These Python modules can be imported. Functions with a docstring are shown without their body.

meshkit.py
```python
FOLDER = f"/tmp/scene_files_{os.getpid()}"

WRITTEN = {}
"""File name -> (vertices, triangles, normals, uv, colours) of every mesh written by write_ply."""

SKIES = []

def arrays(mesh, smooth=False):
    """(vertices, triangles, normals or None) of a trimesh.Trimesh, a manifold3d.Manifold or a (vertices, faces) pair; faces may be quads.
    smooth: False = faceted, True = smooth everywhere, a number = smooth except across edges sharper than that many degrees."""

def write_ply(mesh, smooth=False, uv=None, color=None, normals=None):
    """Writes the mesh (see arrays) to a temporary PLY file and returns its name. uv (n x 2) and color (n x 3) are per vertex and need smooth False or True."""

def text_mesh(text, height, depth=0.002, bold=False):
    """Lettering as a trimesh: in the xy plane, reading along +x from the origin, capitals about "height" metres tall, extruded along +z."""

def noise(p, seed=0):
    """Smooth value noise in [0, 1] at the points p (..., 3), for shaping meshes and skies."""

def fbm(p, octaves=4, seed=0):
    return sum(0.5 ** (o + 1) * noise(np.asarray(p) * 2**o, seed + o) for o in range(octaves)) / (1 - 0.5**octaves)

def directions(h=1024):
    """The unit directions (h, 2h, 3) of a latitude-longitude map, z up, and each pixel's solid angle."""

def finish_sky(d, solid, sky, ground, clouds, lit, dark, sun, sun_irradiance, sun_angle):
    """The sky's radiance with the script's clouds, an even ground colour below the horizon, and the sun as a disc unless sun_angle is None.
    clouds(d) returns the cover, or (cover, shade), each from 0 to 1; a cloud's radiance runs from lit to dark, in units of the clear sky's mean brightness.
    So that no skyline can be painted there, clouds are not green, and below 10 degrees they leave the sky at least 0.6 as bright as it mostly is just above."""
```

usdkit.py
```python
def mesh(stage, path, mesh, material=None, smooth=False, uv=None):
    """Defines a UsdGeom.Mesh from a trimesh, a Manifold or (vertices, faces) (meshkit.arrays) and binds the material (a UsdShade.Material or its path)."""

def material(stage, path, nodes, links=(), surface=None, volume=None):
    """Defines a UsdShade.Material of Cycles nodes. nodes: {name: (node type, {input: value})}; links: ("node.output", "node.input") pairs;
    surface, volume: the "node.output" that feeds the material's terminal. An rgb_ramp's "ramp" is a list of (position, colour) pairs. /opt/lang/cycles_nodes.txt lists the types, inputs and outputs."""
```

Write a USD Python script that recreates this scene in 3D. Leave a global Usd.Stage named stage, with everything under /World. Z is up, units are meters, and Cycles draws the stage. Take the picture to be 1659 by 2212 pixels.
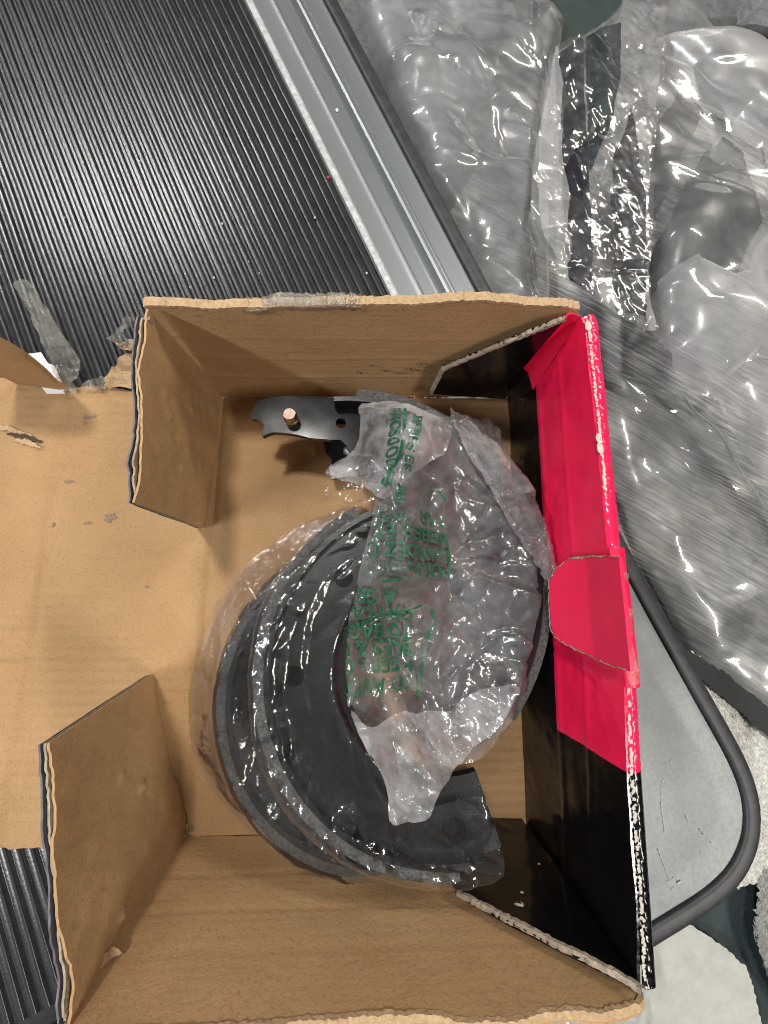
import math, random
import numpy as np, trimesh, usdkit, meshkit
from pxr import Usd, UsdGeom, UsdLux, Gf, Sdf, Vt, UsdShade
from scipy.spatial import Delaunay
from scipy.spatial.transform import Rotation as Rot
from scipy.interpolate import LinearNDInterpolator, RegularGridInterpolator
from scipy.ndimage import gaussian_filter
from shapely.geometry import Polygon, LineString, Point
import shapely

stage = Usd.Stage.CreateInMemory()
UsdGeom.SetStageUpAxis(stage, UsdGeom.Tokens.z); UsdGeom.SetStageMetersPerUnit(stage, 1.0)
UsdGeom.Xform.Define(stage, '/World'); UsdGeom.Scope.Define(stage, '/World/Looks')
# ------------------------------------------------------------------ camera (phone wide lens, just above the box)
CAM = np.array([.09516, .14594, .26303]); EUL = (9.503, -3.457, -.1615); F = 872.73
RM = Rot.from_euler('xyz', EUL, degrees=True).as_matrix()
cam = UsdGeom.Camera.Define(stage, '/World/camera')
M4 = np.eye(4); M4[:3, :3] = RM.T; M4[3, :3] = CAM
cam.AddTransformOp().Set(Gf.Matrix4d(M4.tolist()))
cam.CreateHorizontalApertureAttr(36.0); cam.CreateVerticalApertureAttr(48.0)
cam.CreateFocalLengthAttr(36.0 * F / 1659); cam.CreateClippingRangeAttr(Gf.Vec2f(.01, 50))
cam.CreateExposureAttr(-0.28)
# ------------------------------------------------------------------ unseen ceiling lamps and an added overhead fill
def lamp(name, x, y, z, w, h, power, col, rot=0, aim=None):
    l = UsdLux.RectLight.Define(stage, '/World/' + name)
    d = Rot.from_euler('z', rot, degrees=True).as_matrix()
    if aim is not None:
        zz = np.array([x, y, z], float) - np.array(aim, float); zz /= np.linalg.norm(zz)
        xx = np.cross([0, 1, 0], zz); xx /= np.linalg.norm(xx)
        d = np.stack([xx, np.cross(zz, xx), zz], 1) @ d
    m = np.eye(4); m[:3, :3] = d.T; m[3, :3] = (x, y, z)
    l.AddTransformOp().Set(Gf.Matrix4d(m.tolist()))
    l.CreateWidthAttr(w); l.CreateHeightAttr(h); l.CreateNormalizeAttr(True)
    l.CreateIntensityAttr(power); l.CreateColorAttr(Gf.Vec3f(*col))
    p = l.GetPrim(); p.SetCustomDataByKey('kind', 'structure')
    return l
KEY = 7.4
lamp('unseen_ceiling_lamp', -.17, .66, 1.60, .14, .14, KEY, (1, .965, .90))  # out of view, placed to cast the main soft shadows
lamp('unseen_ceiling_lamp_001', -1.15, 2.05, 1.60, .9, .22, 10.0, (1, .97, .94), 20)  # out of view, placed for the sheen on the ribbed mat
lamp('unseen_ceiling_lamp_002', 1.20, -.72, 1.60, .16, .7, 10.0, (1, .96, .86), 20)  # out of view, lights the back wall and glints on the end plate
lamp('unseen_ceiling_lamp_003', 1.45, 1.55, 1.60, .9, .30, 14.0, (1, .955, .87), -30)  # out of view, placed to brighten the bags at the upper right
lamp('unseen_ceiling_lamp_004', -1.3, -.5, 1.60, .14, .7, 15.0, (.97, .98, 1))  # out of view, lights the red wall and the back wall
lamp('unseen_ceiling_lamp_005', .1, .2, 2.6, 4.0, 4.0, 4.0, (.98, .98, 1))  # added overhead fill for the whole room, not a real lamp

# ------------------------------------------------------------------ helpers
def ray(px, py):
    return RM @ np.array([(px - 829.5) / F, (1106 - py) / F, -1.0])
def U(px, py, z=0.0):                      # where the line of sight meets height z
    d = ray(px, py); return CAM + d * ((z - CAM[2]) / d[2])
def UP(px, py, o, n):                      # where it meets a wall's plane
    d = ray(px, py); return CAM + d * (np.dot(np.asarray(o) - CAM, n) / np.dot(d, n))
def UU(pts, z=0.0): return np.array([U(a, b, z)[:2] for a, b in pts])
USED = {}
def numbered(path):
    k = USED.get(path, 0); USED[path] = k + 1
    return path if k == 0 else f'{path}_{k:03d}'
def pathof(p): return str(p.GetPath()) if p is not None else '/World'
def thing(name, label, cat, loc=(0, 0, 0), group=None, kind=None):
    x = UsdGeom.Xform.Define(stage, numbered('/World/' + name)); x.AddTranslateOp().Set(Gf.Vec3d(*map(float, loc)))
    return tag(x.GetPrim(), label, cat, group, kind)
def tag(p, label=None, cat=None, group=None, kind=None):
    for k, v in (('label', label), ('category', cat), ('group', group), ('kind', kind)):
        if v: p.SetCustomDataByKey(k, v)
    return p
def off(p):
    if p is None: return np.zeros(3)
    t = UsdGeom.XformCache().GetLocalToWorldTransform(p).ExtractTranslation(); return np.array(t)
def obj(name, mesh, mat, parent=None, smooth=35, label=None):
    if hasattr(mesh, 'to_mesh'):
        m = mesh.to_mesh(); v, f = m.vert_properties[:, :3], m.tri_verts
    elif isinstance(mesh, tuple): v, f = mesh
    else: v, f = mesh.vertices, mesh.faces
    v = np.asarray(v, float) - off(parent)
    p = usdkit.mesh(stage, numbered(pathof(parent) + '/' + name), (v, np.asarray(f)), M[mat], smooth).GetPrim()
    if label: p.SetCustomDataByKey('label', label)
    return p
def join(*ms):
    V, Fs, n = [], [], 0
    for v, f in ms:
        V.append(np.asarray(v, float)); Fs.append(np.asarray(f) + n); n += len(v)
    return np.vstack(V), np.vstack(Fs)
def fill(poly, step, seed=0):
    """2D points and triangles filling a shapely polygon."""
    rng = np.random.default_rng(seed)
    poly = poly.segmentize(step)
    rings = [np.array(poly.exterior.coords)[:-1]] + [np.array(r.coords)[:-1] for r in poly.interiors]
    b = np.vstack(rings)
    x0, y0, x1, y1 = poly.bounds
    gx, gy = np.meshgrid(np.arange(x0, x1, step), np.arange(y0, y1, step * .87))
    gx = gx + (np.arange(gx.shape[0]) % 2)[:, None] * step / 2
    g = np.stack([gx.ravel(), gy.ravel()], 1) + rng.uniform(-.12, .12, (gx.size, 2)) * step
    inner = poly.buffer(-step * .45)
    if not inner.is_empty: g = g[shapely.contains_xy(inner, g[:, 0], g[:, 1])]
    p = np.vstack([b, g]); t = Delaunay(p).simplices
    c = p[t].mean(1); t = t[shapely.contains_xy(poly, c[:, 0], c[:, 1])]
    a = p[t]; s = np.cross(a[:, 1] - a[:, 0], a[:, 2] - a[:, 0]); keep = np.abs(s) > 1e-12; t, s = t[keep], s[keep]
    t[s < 0] = t[s < 0][:, ::-1]
    return p, t, rings
def plate(poly, thick, step, frame=None, disp=None, seed=0, hem=None):
    """A board: the polygon filled, lifted by disp, with a back and edges. frame = (origin, e1, e2)."""
    if not isinstance(poly, Polygon): poly = Polygon(poly)
    if not poly.is_valid: poly = poly.buffer(0)
    p, t, rings = fill(poly, step, seed)
    o, e1, e2 = (np.zeros(3), np.array([1., 0, 0]), np.array([0, 1., 0])) if frame is None else map(lambda a: np.asarray(a, float), frame)
    n = np.cross(e1, e2); n /= np.linalg.norm(n)
    d = np.zeros(len(p)) if disp is None else disp(p)
    top = o + p[:, :1] * e1 + p[:, 1:] * e2 + d[:, None] * n
    if thick == 0: return top, t
    bot = top - n * thick
    V = [top, bot]; Fc = [t, t[:, ::-1] + len(p)]; k = 2 * len(p); s = 0
    for r in rings:
        m = len(r); i = np.arange(s, s + m); j = np.roll(i, -1); s += m
        V += [top[i], bot[i]]; a = k + np.arange(m); b = a + m; a2, b2 = np.roll(a, -1), np.roll(b, -1)
        Fc.append(np.vstack([np.stack([a, b, b2], 1), np.stack([a, b2, a2], 1)])); k += 2 * m
    return np.vstack(V), np.vstack(Fc)
def facets(xy, cell, amp, seed, stretch=(1, 1), ang=0.0):
    """Crumple: straight-edged facets between random points, as film and paper fold."""
    c, s = math.cos(ang), math.sin(ang)
    q = np.stack([(xy[:, 0] * c + xy[:, 1] * s) / stretch[0], (-xy[:, 0] * s + xy[:, 1] * c) / stretch[1]], 1)
    lo, hi = q.min(0) - 2 * cell, q.max(0) + 2 * cell
    rng = np.random.default_rng(seed)
    n = int(min(60000, max(12, (hi - lo).prod() / cell ** 2)))
    P = rng.uniform(lo, hi, (n, 2))
    corners = np.array([lo - cell, hi + cell, (lo[0] - cell, hi[1] + cell), (hi[0] + cell, lo[1] - cell)])
    P = np.vstack([P, corners])
    return LinearNDInterpolator(P, rng.uniform(-1, 1, len(P)) * amp, 0.0)(q)
def crumple(xy, seed, big=.03, amp=.005, ang=0.0, st=(1, 1), octaves=3, fall=.42):
    return sum(facets(xy, big * .45 ** k, amp * fall ** k, seed * 17 + k, st, ang + .5 * k) for k in range(octaves))
def fbm2(p, scale, seed=0, octaves=4):
    q = np.zeros((len(p), 3)); q[:, :p.shape[1]] = p * scale + 100
    return meshkit.fbm(q, octaves, seed) - .5
def tube(pts, r, seg=8, cap=True):
    pts = np.asarray(pts, float); r = np.broadcast_to(r, len(pts))
    tg = np.gradient(pts, axis=0); tg /= np.linalg.norm(tg, axis=1, keepdims=True)
    up = np.array([0, 0, 1.]) if abs(tg[0, 2]) < .9 else np.array([1., 0, 0])
    V = []
    for k in range(len(pts)):
        a = np.cross(tg[k], up); a /= np.linalg.norm(a); b = np.cross(tg[k], a)
        th = np.linspace(0, 2 * np.pi, seg, endpoint=False)
        V.append(pts[k] + r[k] * (np.cos(th)[:, None] * a + np.sin(th)[:, None] * b))
    V = np.vstack(V); Fc = []
    for k in range(len(pts) - 1):
        i = np.arange(seg) + k * seg; j = np.roll(np.arange(seg), -1) + k * seg
        Fc += [np.stack([i, j, j + seg], 1), np.stack([i, j + seg, i + seg], 1)]
    if cap:
        n = len(V); V = np.vstack([V, pts[0], pts[-1]]); i = np.arange(seg); j = np.roll(i, -1)
        Fc += [np.stack([j, i, np.full(seg, n)], 1), np.stack([i, j, np.full(seg, n + 1)], 1) + np.array([1, 1, 0]) * (len(pts) - 1) * seg]
    return V, np.vstack(Fc)
def loft(profile, path, nrm, close=False):
    """profile: (m,2) offsets (sideways, up) carried along the path; nrm: sideways unit vectors at the path points."""
    path, nrm, pr = np.asarray(path, float), np.asarray(nrm, float), np.asarray(profile, float)
    V = path[:, None, :] + pr[None, :, :1] * nrm[:, None, :] + pr[None, :, 1:] * np.array([0, 0, 1.])
    n, m = len(path), len(pr); V = V.reshape(-1, 3); Fc = []
    for k in range(n - 1):
        for j in range(m - 1 if not close else m):
            a, b = k * m + j, k * m + (j + 1) % m
            Fc += [[a, b, b + m], [a, b + m, a + m]]
    return V, np.array(Fc)

# ------------------------------------------------------------------ materials
M = {}
def mat(name, nodes, links, surface='p.BSDF'):
    M[name] = usdkit.material(stage, '/World/Looks/' + name, nodes, links, surface=surface)
def cardboard(name, axis, base, dark, pale, flute=260, stain=1.0):
    """Brown liner: fibre flecks, faint flute lines across the axis, rubbed patches and grey stains."""
    mat(name, {
        'g': ('geometry', {}), 'sep': ('separate_xyz', {}),
        'w': ('math', {'math_type': 'multiply', 'value2': float(flute * 2 * math.pi)}), 'sn': ('math', {'math_type': 'sine'}),
        'n1': ('noise_texture', {'scale': 14.0, 'detail': 5.0, 'roughness': .6}),
        'map': ('mapping', {'scale': (60, 60, 60) if axis == 'z' else ((40, 420, 60) if axis == 'y' else (420, 60, 60))}),
        'map2': ('mapping', {'scale': (18, 18, 240) if axis == 'z' else ((14, 160, 14) if axis == 'y' else (160, 14, 14))}),
        'n2': ('noise_texture', {'scale': 6.0, 'detail': 3.0}), 'n3': ('noise_texture', {'scale': 1.0, 'detail': 4.0, 'roughness': .65}),
        'fl': ('noise_texture', {'scale': 700.0, 'detail': 3.0, 'roughness': .7}), 'flr': ('rgb_ramp', {'ramp': [(.33, (.60, .55, .5)), (.48, (1, 1, 1)), (1, (1, 1, 1))]}),
        'r1': ('rgb_ramp', {'ramp': [(.30, dark), (.5, base), (.72, pale)]}),
        'r3': ('rgb_ramp', {'ramp': [(.25, (.988, .988, .988)), (.5, (1, 1, 1)), (.75, (1.015, 1.015, 1.01))]}),
        'st': ('noise_texture', {'scale': 55.0, 'detail': 4.0, 'roughness': .7}),
        'str': ('rgb_ramp', {'ramp': [(0, (.35, .33, .32)), (.245, (.45, .43, .42)), (.30, (1, 1, 1)), (1, (1, 1, 1))]}),
        'm1': ('mix', {'mix_type': 'multiply', 'fac': 1.0}), 'm2': ('mix', {'mix_type': 'multiply', 'fac': .5}), 'm3': ('mix', {'mix_type': 'multiply', 'fac': .8 * stain}),
        'ad': ('math', {'math_type': 'multiply_add', 'value2': .05}), 'ad2': ('math', {'math_type': 'multiply_add', 'value2': 1.0}),
        'b': ('bump', {'strength': .4, 'distance': .0006}),
        'p': ('principled_bsdf', {'roughness': .82, 'specular_ior_level': .25})},
        [('g.position', 'sep.vector'), ('sep.' + axis, 'w.value1'), ('w.value', 'sn.value1'), ('g.position', 'n1.vector'), ('g.position', 'map.vector'), ('map.vector', 'n2.vector'),
         ('g.position', 'map2.vector'), ('map2.vector', 'n3.vector'), ('g.position', 'fl.vector'), ('fl.fac', 'flr.fac'), ('n1.fac', 'r1.fac'), ('n3.fac', 'r3.fac'), ('g.position', 'st.vector'), ('st.fac', 'str.fac'),
         ('r1.color', 'm1.color1'), ('r3.color', 'm1.color2'), ('m1.color', 'm2.color1'), ('flr.color', 'm2.color2'), ('m2.color', 'm3.color1'), ('str.color', 'm3.color2'), ('m3.color', 'p.base_color'),
         ('sn.value', 'ad.value1'), ('fl.fac', 'ad.value3'), ('n2.fac', 'ad2.value1'), ('ad.value', 'ad2.value3'), ('ad2.value', 'b.height'), ('b.normal', 'p.normal')])
CB = ((.365, .222, .108), (.325, .192, .090), (.415, .258, .130))
cardboard('cardboard_floor', 'y', *CB, flute=190, stain=.55)
cardboard('cardboard_wall', 'z', (.43, .265, .130), (.37, .222, .103), (.48, .30, .155), flute=240, stain=.08)
cardboard('cardboard_flap', 'y', (.43, .265, .130), (.37, .222, .103), (.48, .30, .155), flute=240, stain=.08)
def simple(name, col, rough=.5, metal=0.0, bump=None, col2=None, scale=40, spec=.5, coat=0.0, ramp=(.35, .65), aniso=None, sheen=0.0):
    nodes = {'p': ('principled_bsdf', {'base_color': col, 'roughness': rough, 'metallic': metal, 'specular_ior_level': spec, 'coat_weight': coat, 'coat_roughness': .06, 'sheen_weight': sheen})}
    links = []
    if col2 is not None or bump is not None: nodes['g'] = ('geometry', {})
    if col2 is not None:
        nodes['n'] = ('noise_texture', {'scale': float(scale), 'detail': 6.0, 'roughness': .65}); nodes['r'] = ('rgb_ramp', {'ramp': [(ramp[0], col), (ramp[1], col2)]})
        links += [('g.position', 'n.vector'), ('n.fac', 'r.fac'), ('r.color', 'p.base_color')]
    if bump is not None:
        nodes['bn'] = ('noise_texture', {'scale': float(bump[0]), 'detail': 4.0}); nodes['b'] = ('bump', {'strength': float(bump[1]), 'distance': float(bump[2])})
        links += [('g.position', 'bn.vector'), ('bn.fac', 'b.height'), ('b.normal', 'p.normal')]
    mat(name, nodes, links)
simple('torn_paper', (.50, .35, .21), .9, bump=(900, .8, .0006), col2=(.38, .25, .14), scale=500, spec=.2)
simple('white_liner', (.40, .34, .27), .8, bump=(900, .6, .0004), col2=(.24, .19, .14), scale=300, spec=.2)
simple('outer_print', (.075, .07, .08), .35, col2=(.12, .11, .12), scale=60)
simple('gap_shade', (.05, .035, .022), .9)  # dark colour painted for the shade inside a torn gap
simple('rubber_mat', (.015, .015, .0165), .26, bump=(700, .35, .0002), col2=(.024, .024, .027), scale=90, spec=1.0)
simple('bumper', (.018, .018, .020), .5, bump=(900, .35, .0003), col2=(.035, .035, .04), scale=120)
simple('worn_lip', (.62, .63, .63), .45, metal=.3, bump=(600, .6, .0005), col2=(.38, .40, .41), scale=260)
simple('shoe_paint', (.007, .007, .0078), .27, bump=(1500, .3, .0003), col2=(.014, .014, .0155), scale=900, spec=.42)
simple('bare_web', (.012, .012, .013), .16, metal=.0, bump=(1200, .06, .0001), col2=(.007, .007, .008), scale=500, spec=.18)
simple('lining', (.05, .049, .048), .9, bump=(1100, .9, .0008), col2=(.12, .117, .114), scale=700, spec=.2)
simple('pin_gold', (.55, .42, .20), .36, metal=1.0, bump=(300, .15, .0005))
simple('pin_face', (.46, .27, .22), .5, metal=.0, col2=(.58, .46, .36), scale=400)
simple('hole_dark', (.004, .004, .004), .8)
simple('floor_cloth', (.09, .093, .10), .95, bump=(350, .8, .002), col2=(.16, .16, .165), scale=120)
simple('dark_cloth', (.010, .011, .012), .8, bump=(500, .6, .001), col2=(.02, .021, .022), scale=30)
simple('teal_cloth', (.012, .022, .026), .85, bump=(500, .6, .001), col2=(.03, .042, .045), scale=40)
simple('green_cloth', (.012, .022, .019), .85, bump=(500, .6, .001), col2=(.02, .034, .03), scale=40)
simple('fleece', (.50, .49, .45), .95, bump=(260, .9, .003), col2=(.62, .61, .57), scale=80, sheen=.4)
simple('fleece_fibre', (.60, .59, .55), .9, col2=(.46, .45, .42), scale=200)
simple('grey_fleece', (.19, .19, .18), .95, bump=(260, .9, .003), col2=(.30, .30, .28), scale=80, sheen=.4)  # the white fleece again, with shade put into a darker colour
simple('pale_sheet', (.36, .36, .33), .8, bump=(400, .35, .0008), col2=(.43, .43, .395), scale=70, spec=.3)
simple('label_white', (.78, .79, .80), .5)
simple('ink_dark', (.10, .09, .09), .8)
simple('print_black', (.022, .021, .028), .14, bump=(60, .35, .002), spec=.7)
simple('print_teal', (.004, .016, .020), .15, bump=(60, .35, .002), spec=.7)
simple('ink_green', (.008, .095, .045), .5)
# galvanised plate with a blotchy spangle and scratches
mat('galvanised', {
    'g': ('geometry', {}), 'v': ('voronoi_texture', {'scale': 420.0}), 'n': ('noise_texture', {'scale': 26.0, 'detail': 4.0}), 'n2': ('noise_texture', {'scale': 700.0, 'detail': 3.0}),
    'mp': ('mapping', {'scale': (40, 700, 40), 'rotation': (0, 0, .5)}), 'sc': ('noise_texture', {'scale': 1.0, 'detail': 2.0}),
    'r': ('rgb_ramp', {'ramp': [(.3, (.135, .143, .148)), (.7, (.180, .188, .193))]}), 'rr': ('rgb_ramp', {'ramp': [(.2, (.475, .475, .475)), (.8, (.505, .505, .505))]}),
    'ad': ('math', {'math_type': 'add'}), 'b': ('bump', {'strength': .12, 'distance': .0002}),
    'p': ('principled_bsdf', {'metallic': .7, 'roughness': .4})},
    [('g.position', 'v.vector'), ('g.position', 'n.vector'), ('g.position', 'n2.vector'), ('g.position', 'mp.vector'), ('mp.vector', 'sc.vector'),
     ('n.fac', 'r.fac'), ('r.color', 'p.base_color'), ('v.distance', 'rr.fac'), ('rr.color', 'p.roughness'),
     ('n2.fac', 'ad.value1'), ('sc.fac', 'ad.value2'), ('ad.value', 'b.height'), ('b.normal', 'p.normal')])
simple('rim_metal', (.29, .31, .32), .40, metal=.75, bump=(900, .12, .0002), col2=(.29, .305, .315), scale=50)
def film(name, veil, rough=.07, tint=(1, 1, 1), white=(.80, .80, .82), bscale=160, bst=.5, bd=.0015, refl=1.7, smudge=(.3, .75), soft=0.0, vs=45.0):
    """Thin clear plastic: clear straight through, mirror-like at its facets, with a cloudy veil."""
    mat(name, {
        'g': ('geometry', {}), 'bn': ('voronoi_texture', {'scale': float(bscale), 'feature': 'f1'}), 'bm': ('noise_texture', {'scale': float(bscale * 2.2), 'detail': 2.0}),
        'ba': ('math', {'math_type': 'multiply_add', 'value2': .6}), 'b': ('bump', {'strength': float(bst), 'distance': float(bd)}),
        'fr': ('fresnel', {'IOR': 1.5}), 'fm': ('math', {'math_type': 'multiply', 'value2': float(refl), 'use_clamp': True}),
        't': ('transparent_bsdf', {'color': tint}), 'gl': ('glossy_bsdf', {'color': (.95, .95, .95), 'roughness': float(rough)}),
        'g2': ('glossy_bsdf', {'color': (.95, .95, .95), 'roughness': .32}), 'gm': ('mix_closure', {'fac': float(soft)}), 'mx': ('mix_closure', {}), 'd': ('diffuse_bsdf', {'color': white}), 'tr': ('translucent_bsdf', {'color': white}), 'dm': ('mix_closure', {'fac': .5}),
        'vn': ('noise_texture', {'scale': float(vs), 'detail': 5.0, 'roughness': .7}), 'vr': ('map_range', {'from_min': float(smudge[0]), 'from_max': float(smudge[1]), 'to_min': float(veil * .35), 'to_max': float(min(1, veil * 1.65)), 'clamp': True}),
        'out': ('mix_closure', {})},
        [('g.position', 'bn.vector'), ('g.position', 'bm.vector'), ('bn.distance', 'ba.value1'), ('bm.fac', 'ba.value3'), ('ba.value', 'b.height'), ('b.normal', 'gl.normal'), ('b.normal', 'fr.normal'),
         ('fr.fac', 'fm.value1'), ('fm.value', 'mx.fac'), ('t.BSDF', 'mx.closure1'), ('gl.BSDF', 'gm.closure1'), ('g2.BSDF', 'gm.closure2'), ('b.normal', 'g2.normal'), ('gm.closure', 'mx.closure2'), ('d.BSDF', 'dm.closure1'), ('tr.BSDF', 'dm.closure2'),
         ('g.position', 'vn.vector'), ('vn.fac', 'vr.value'), ('vr.result', 'out.fac'), ('mx.closure', 'out.closure1'), ('dm.closure', 'out.closure2')], surface='out.closure')
film('film_clear', .02, .05)
film('film_bag', .014, .07, bst=.12, refl=1.1, soft=.2)
film('film_loose', .05, .06, bst=.3, refl=1.5, soft=.2)
film('film_text', .21, .09, bst=.18, refl=1.4, soft=.3)
film('film_bubble', .20, .06, bscale=330, bst=.75, bd=.002, refl=2.2)
film('film_milky', .34, .14, bst=.12, soft=.3, smudge=(.35, .65), vs=60)
film('film_gloss', .05, .06, bscale=60, bst=.2, bd=.002, refl=1.6, soft=.3)
film('film_back', .15, .05, bscale=40, bst=.10, bd=.002, smudge=(.25, .75), refl=2.6, soft=.35, vs=16)
film('film_back_milky', .26, .12, bscale=20, bst=.06, bd=.002, smudge=(.25, .75), refl=2.0, soft=.5, vs=14)
film('film_tape', .20, .16, bscale=500, white=(.72, .70, .60))

# ------------------------------------------------------------------ setting: what the counter stands over
ZL = -.10; ZM = -.0036
fl = plate([(-1.2, -1.0), (1.6, -1.0), (1.6, 1.6), (-1.2, 1.6)], .02, .1, ((0, 0, ZL - .03), (1, 0, 0), (0, 1, 0)))
tag(obj('floor', fl, 'floor_cloth', smooth=False), 'dark grey floor far below the counter edge', 'floor', kind='structure')

# ------------------------------------------------------------------ the ribbed counter
i0, i1 = U(694, 0, ZM), U(1033, 646, ZM)                    # inner line of the rubber bumper
dirv = (i1 - i0)[:2] / np.linalg.norm((i1 - i0)[:2]); side = np.array([-dirv[1], dirv[0]])    # dirv runs down the picture, side points away from the mat
if np.dot(side, (U(1200, 300, ZM) - U(300, 300, ZM))[:2]) < 0: side = -side
def ls(pt): q = np.asarray(pt[:2]) - i0[:2]; return np.array([q @ dirv, q @ side])         # (along, across) counter coordinates
def cw(a, s, z=0.0): q = i0[:2] + a * dirv + s * side; return np.array([q[0], q[1], z])
cc = [(1400, 1327), (1456, 1443), (1520, 1555), (1562, 1628), (1588, 1680), (1604, 1722), (1607, 1779), (1592, 1839), (1552, 1893), (1488, 1937), (1406, 1985)]
corner = np.array([ls(U(x, y, ZM)) for x, y in cc])
corner[:3, 1] = np.linspace(corner[0, 1] * .3, corner[2, 1], 3)
last = corner[-1] - corner[-3]; last /= np.linalg.norm(last)
inner = np.vstack([[-.6, 0], [corner[0, 0] - .08, 0], corner, corner[-1] + last * .7])
ln = LineString(inner).segmentize(.006)
pl = np.array(ln.coords)
for _ in range(12): pl[1:-1] = .25 * pl[:-2] + .5 * pl[1:-1] + .25 * pl[2:]
tgv = np.gradient(pl, axis=0); tgv /= np.linalg.norm(tgv, axis=1, keepdims=True)
nv = np.stack([-tgv[:, 1], tgv[:, 0]], 1)
if nv[0] @ np.array([0, 1.]) < 0: nv = -nv
path3 = np.array([cw(a, s, ZM) for a, s in pl]); n3 = np.array([[*(n[0] * dirv + n[1] * side), 0] for n in nv])
aL2 = ls(U(689, 325, ZM))[1]                                # across position of the worn lip (negative)
aEnd = ls(U(1330, 1560, ZM))[0]; aRim = ls(U(1190, 1050, ZM))[0]                            # where the mat ends, under the box
counter = thing('ribbed_counter', 'long black ribbed rubber counter with a metal rim under the open box', 'counter', (.09, .14, ZM))
pitch = np.linalg.norm(U(300, 400, ZM) - U(300 + 22.6, 400, ZM)) * abs(side @ np.array([1., 0]))
NR = int(.62 / pitch); prof = []
rng = np.random.default_rng(3)
for k in range(NR):
    s0 = aL2 - .0012 - (k + 1) * pitch; h = .0021 * rng.uniform(.85, 1.1); j = rng.uniform(-.05, .05)
    for u, hh in ((0, 0), (.16, .0), (.27 + j, .75), (.36 + j, 1), (.58, .94), (.74, 1.0), (.84, .72), (.93, .0)): prof.append((s0 + u * pitch, hh * h))
prof = np.array(prof)[np.argsort(np.array(prof)[:, 0], kind='stable')]
al = np.arange(-.62, aEnd + .001, .012)
A, S = np.meshgrid(al, prof[:, 0], indexing='ij'); H = np.tile(prof[:, 1], (len(al), 1))
ab = np.stack([A.ravel(), S.ravel()], 1)
wob = fbm2(ab * [1, 3], 14, 5) * .0012
ribv = i0[:2] + A.reshape(-1, 1) * dirv + (S.reshape(-1, 1) + wob[:, None]) * side
ribz = ZM - .0022 + H.ravel() * (1 + .25 * fbm2(ab, 40, 9)) + fbm2(ab, 9, 2) * .0010
mm = len(prof); fc = []
i = (np.arange(len(al) - 1)[:, None] * mm + np.arange(mm - 1)[None]).ravel()
fc = np.vstack([np.stack([i, i + mm, i + mm + 1], 1), np.stack([i, i + mm + 1, i + 1], 1)])
obj('ribbed_mat', (np.c_[ribv, ribz], fc), 'rubber_mat', counter, smooth=50)
deck = plate([cw(-.62, aL2, 0)[:2], cw(-.62, -.7, 0)[:2], cw(.95, -.7, 0)[:2], cw(.95, .02, 0)[:2]][:3] + [cw(.3, aL2, 0)[:2]], .01, .08, ((0, 0, ZM - .006), (1, 0, 0), (0, 1, 0)))
obj('deck', deck, 'dark_cloth', counter, smooth=False)
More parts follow.
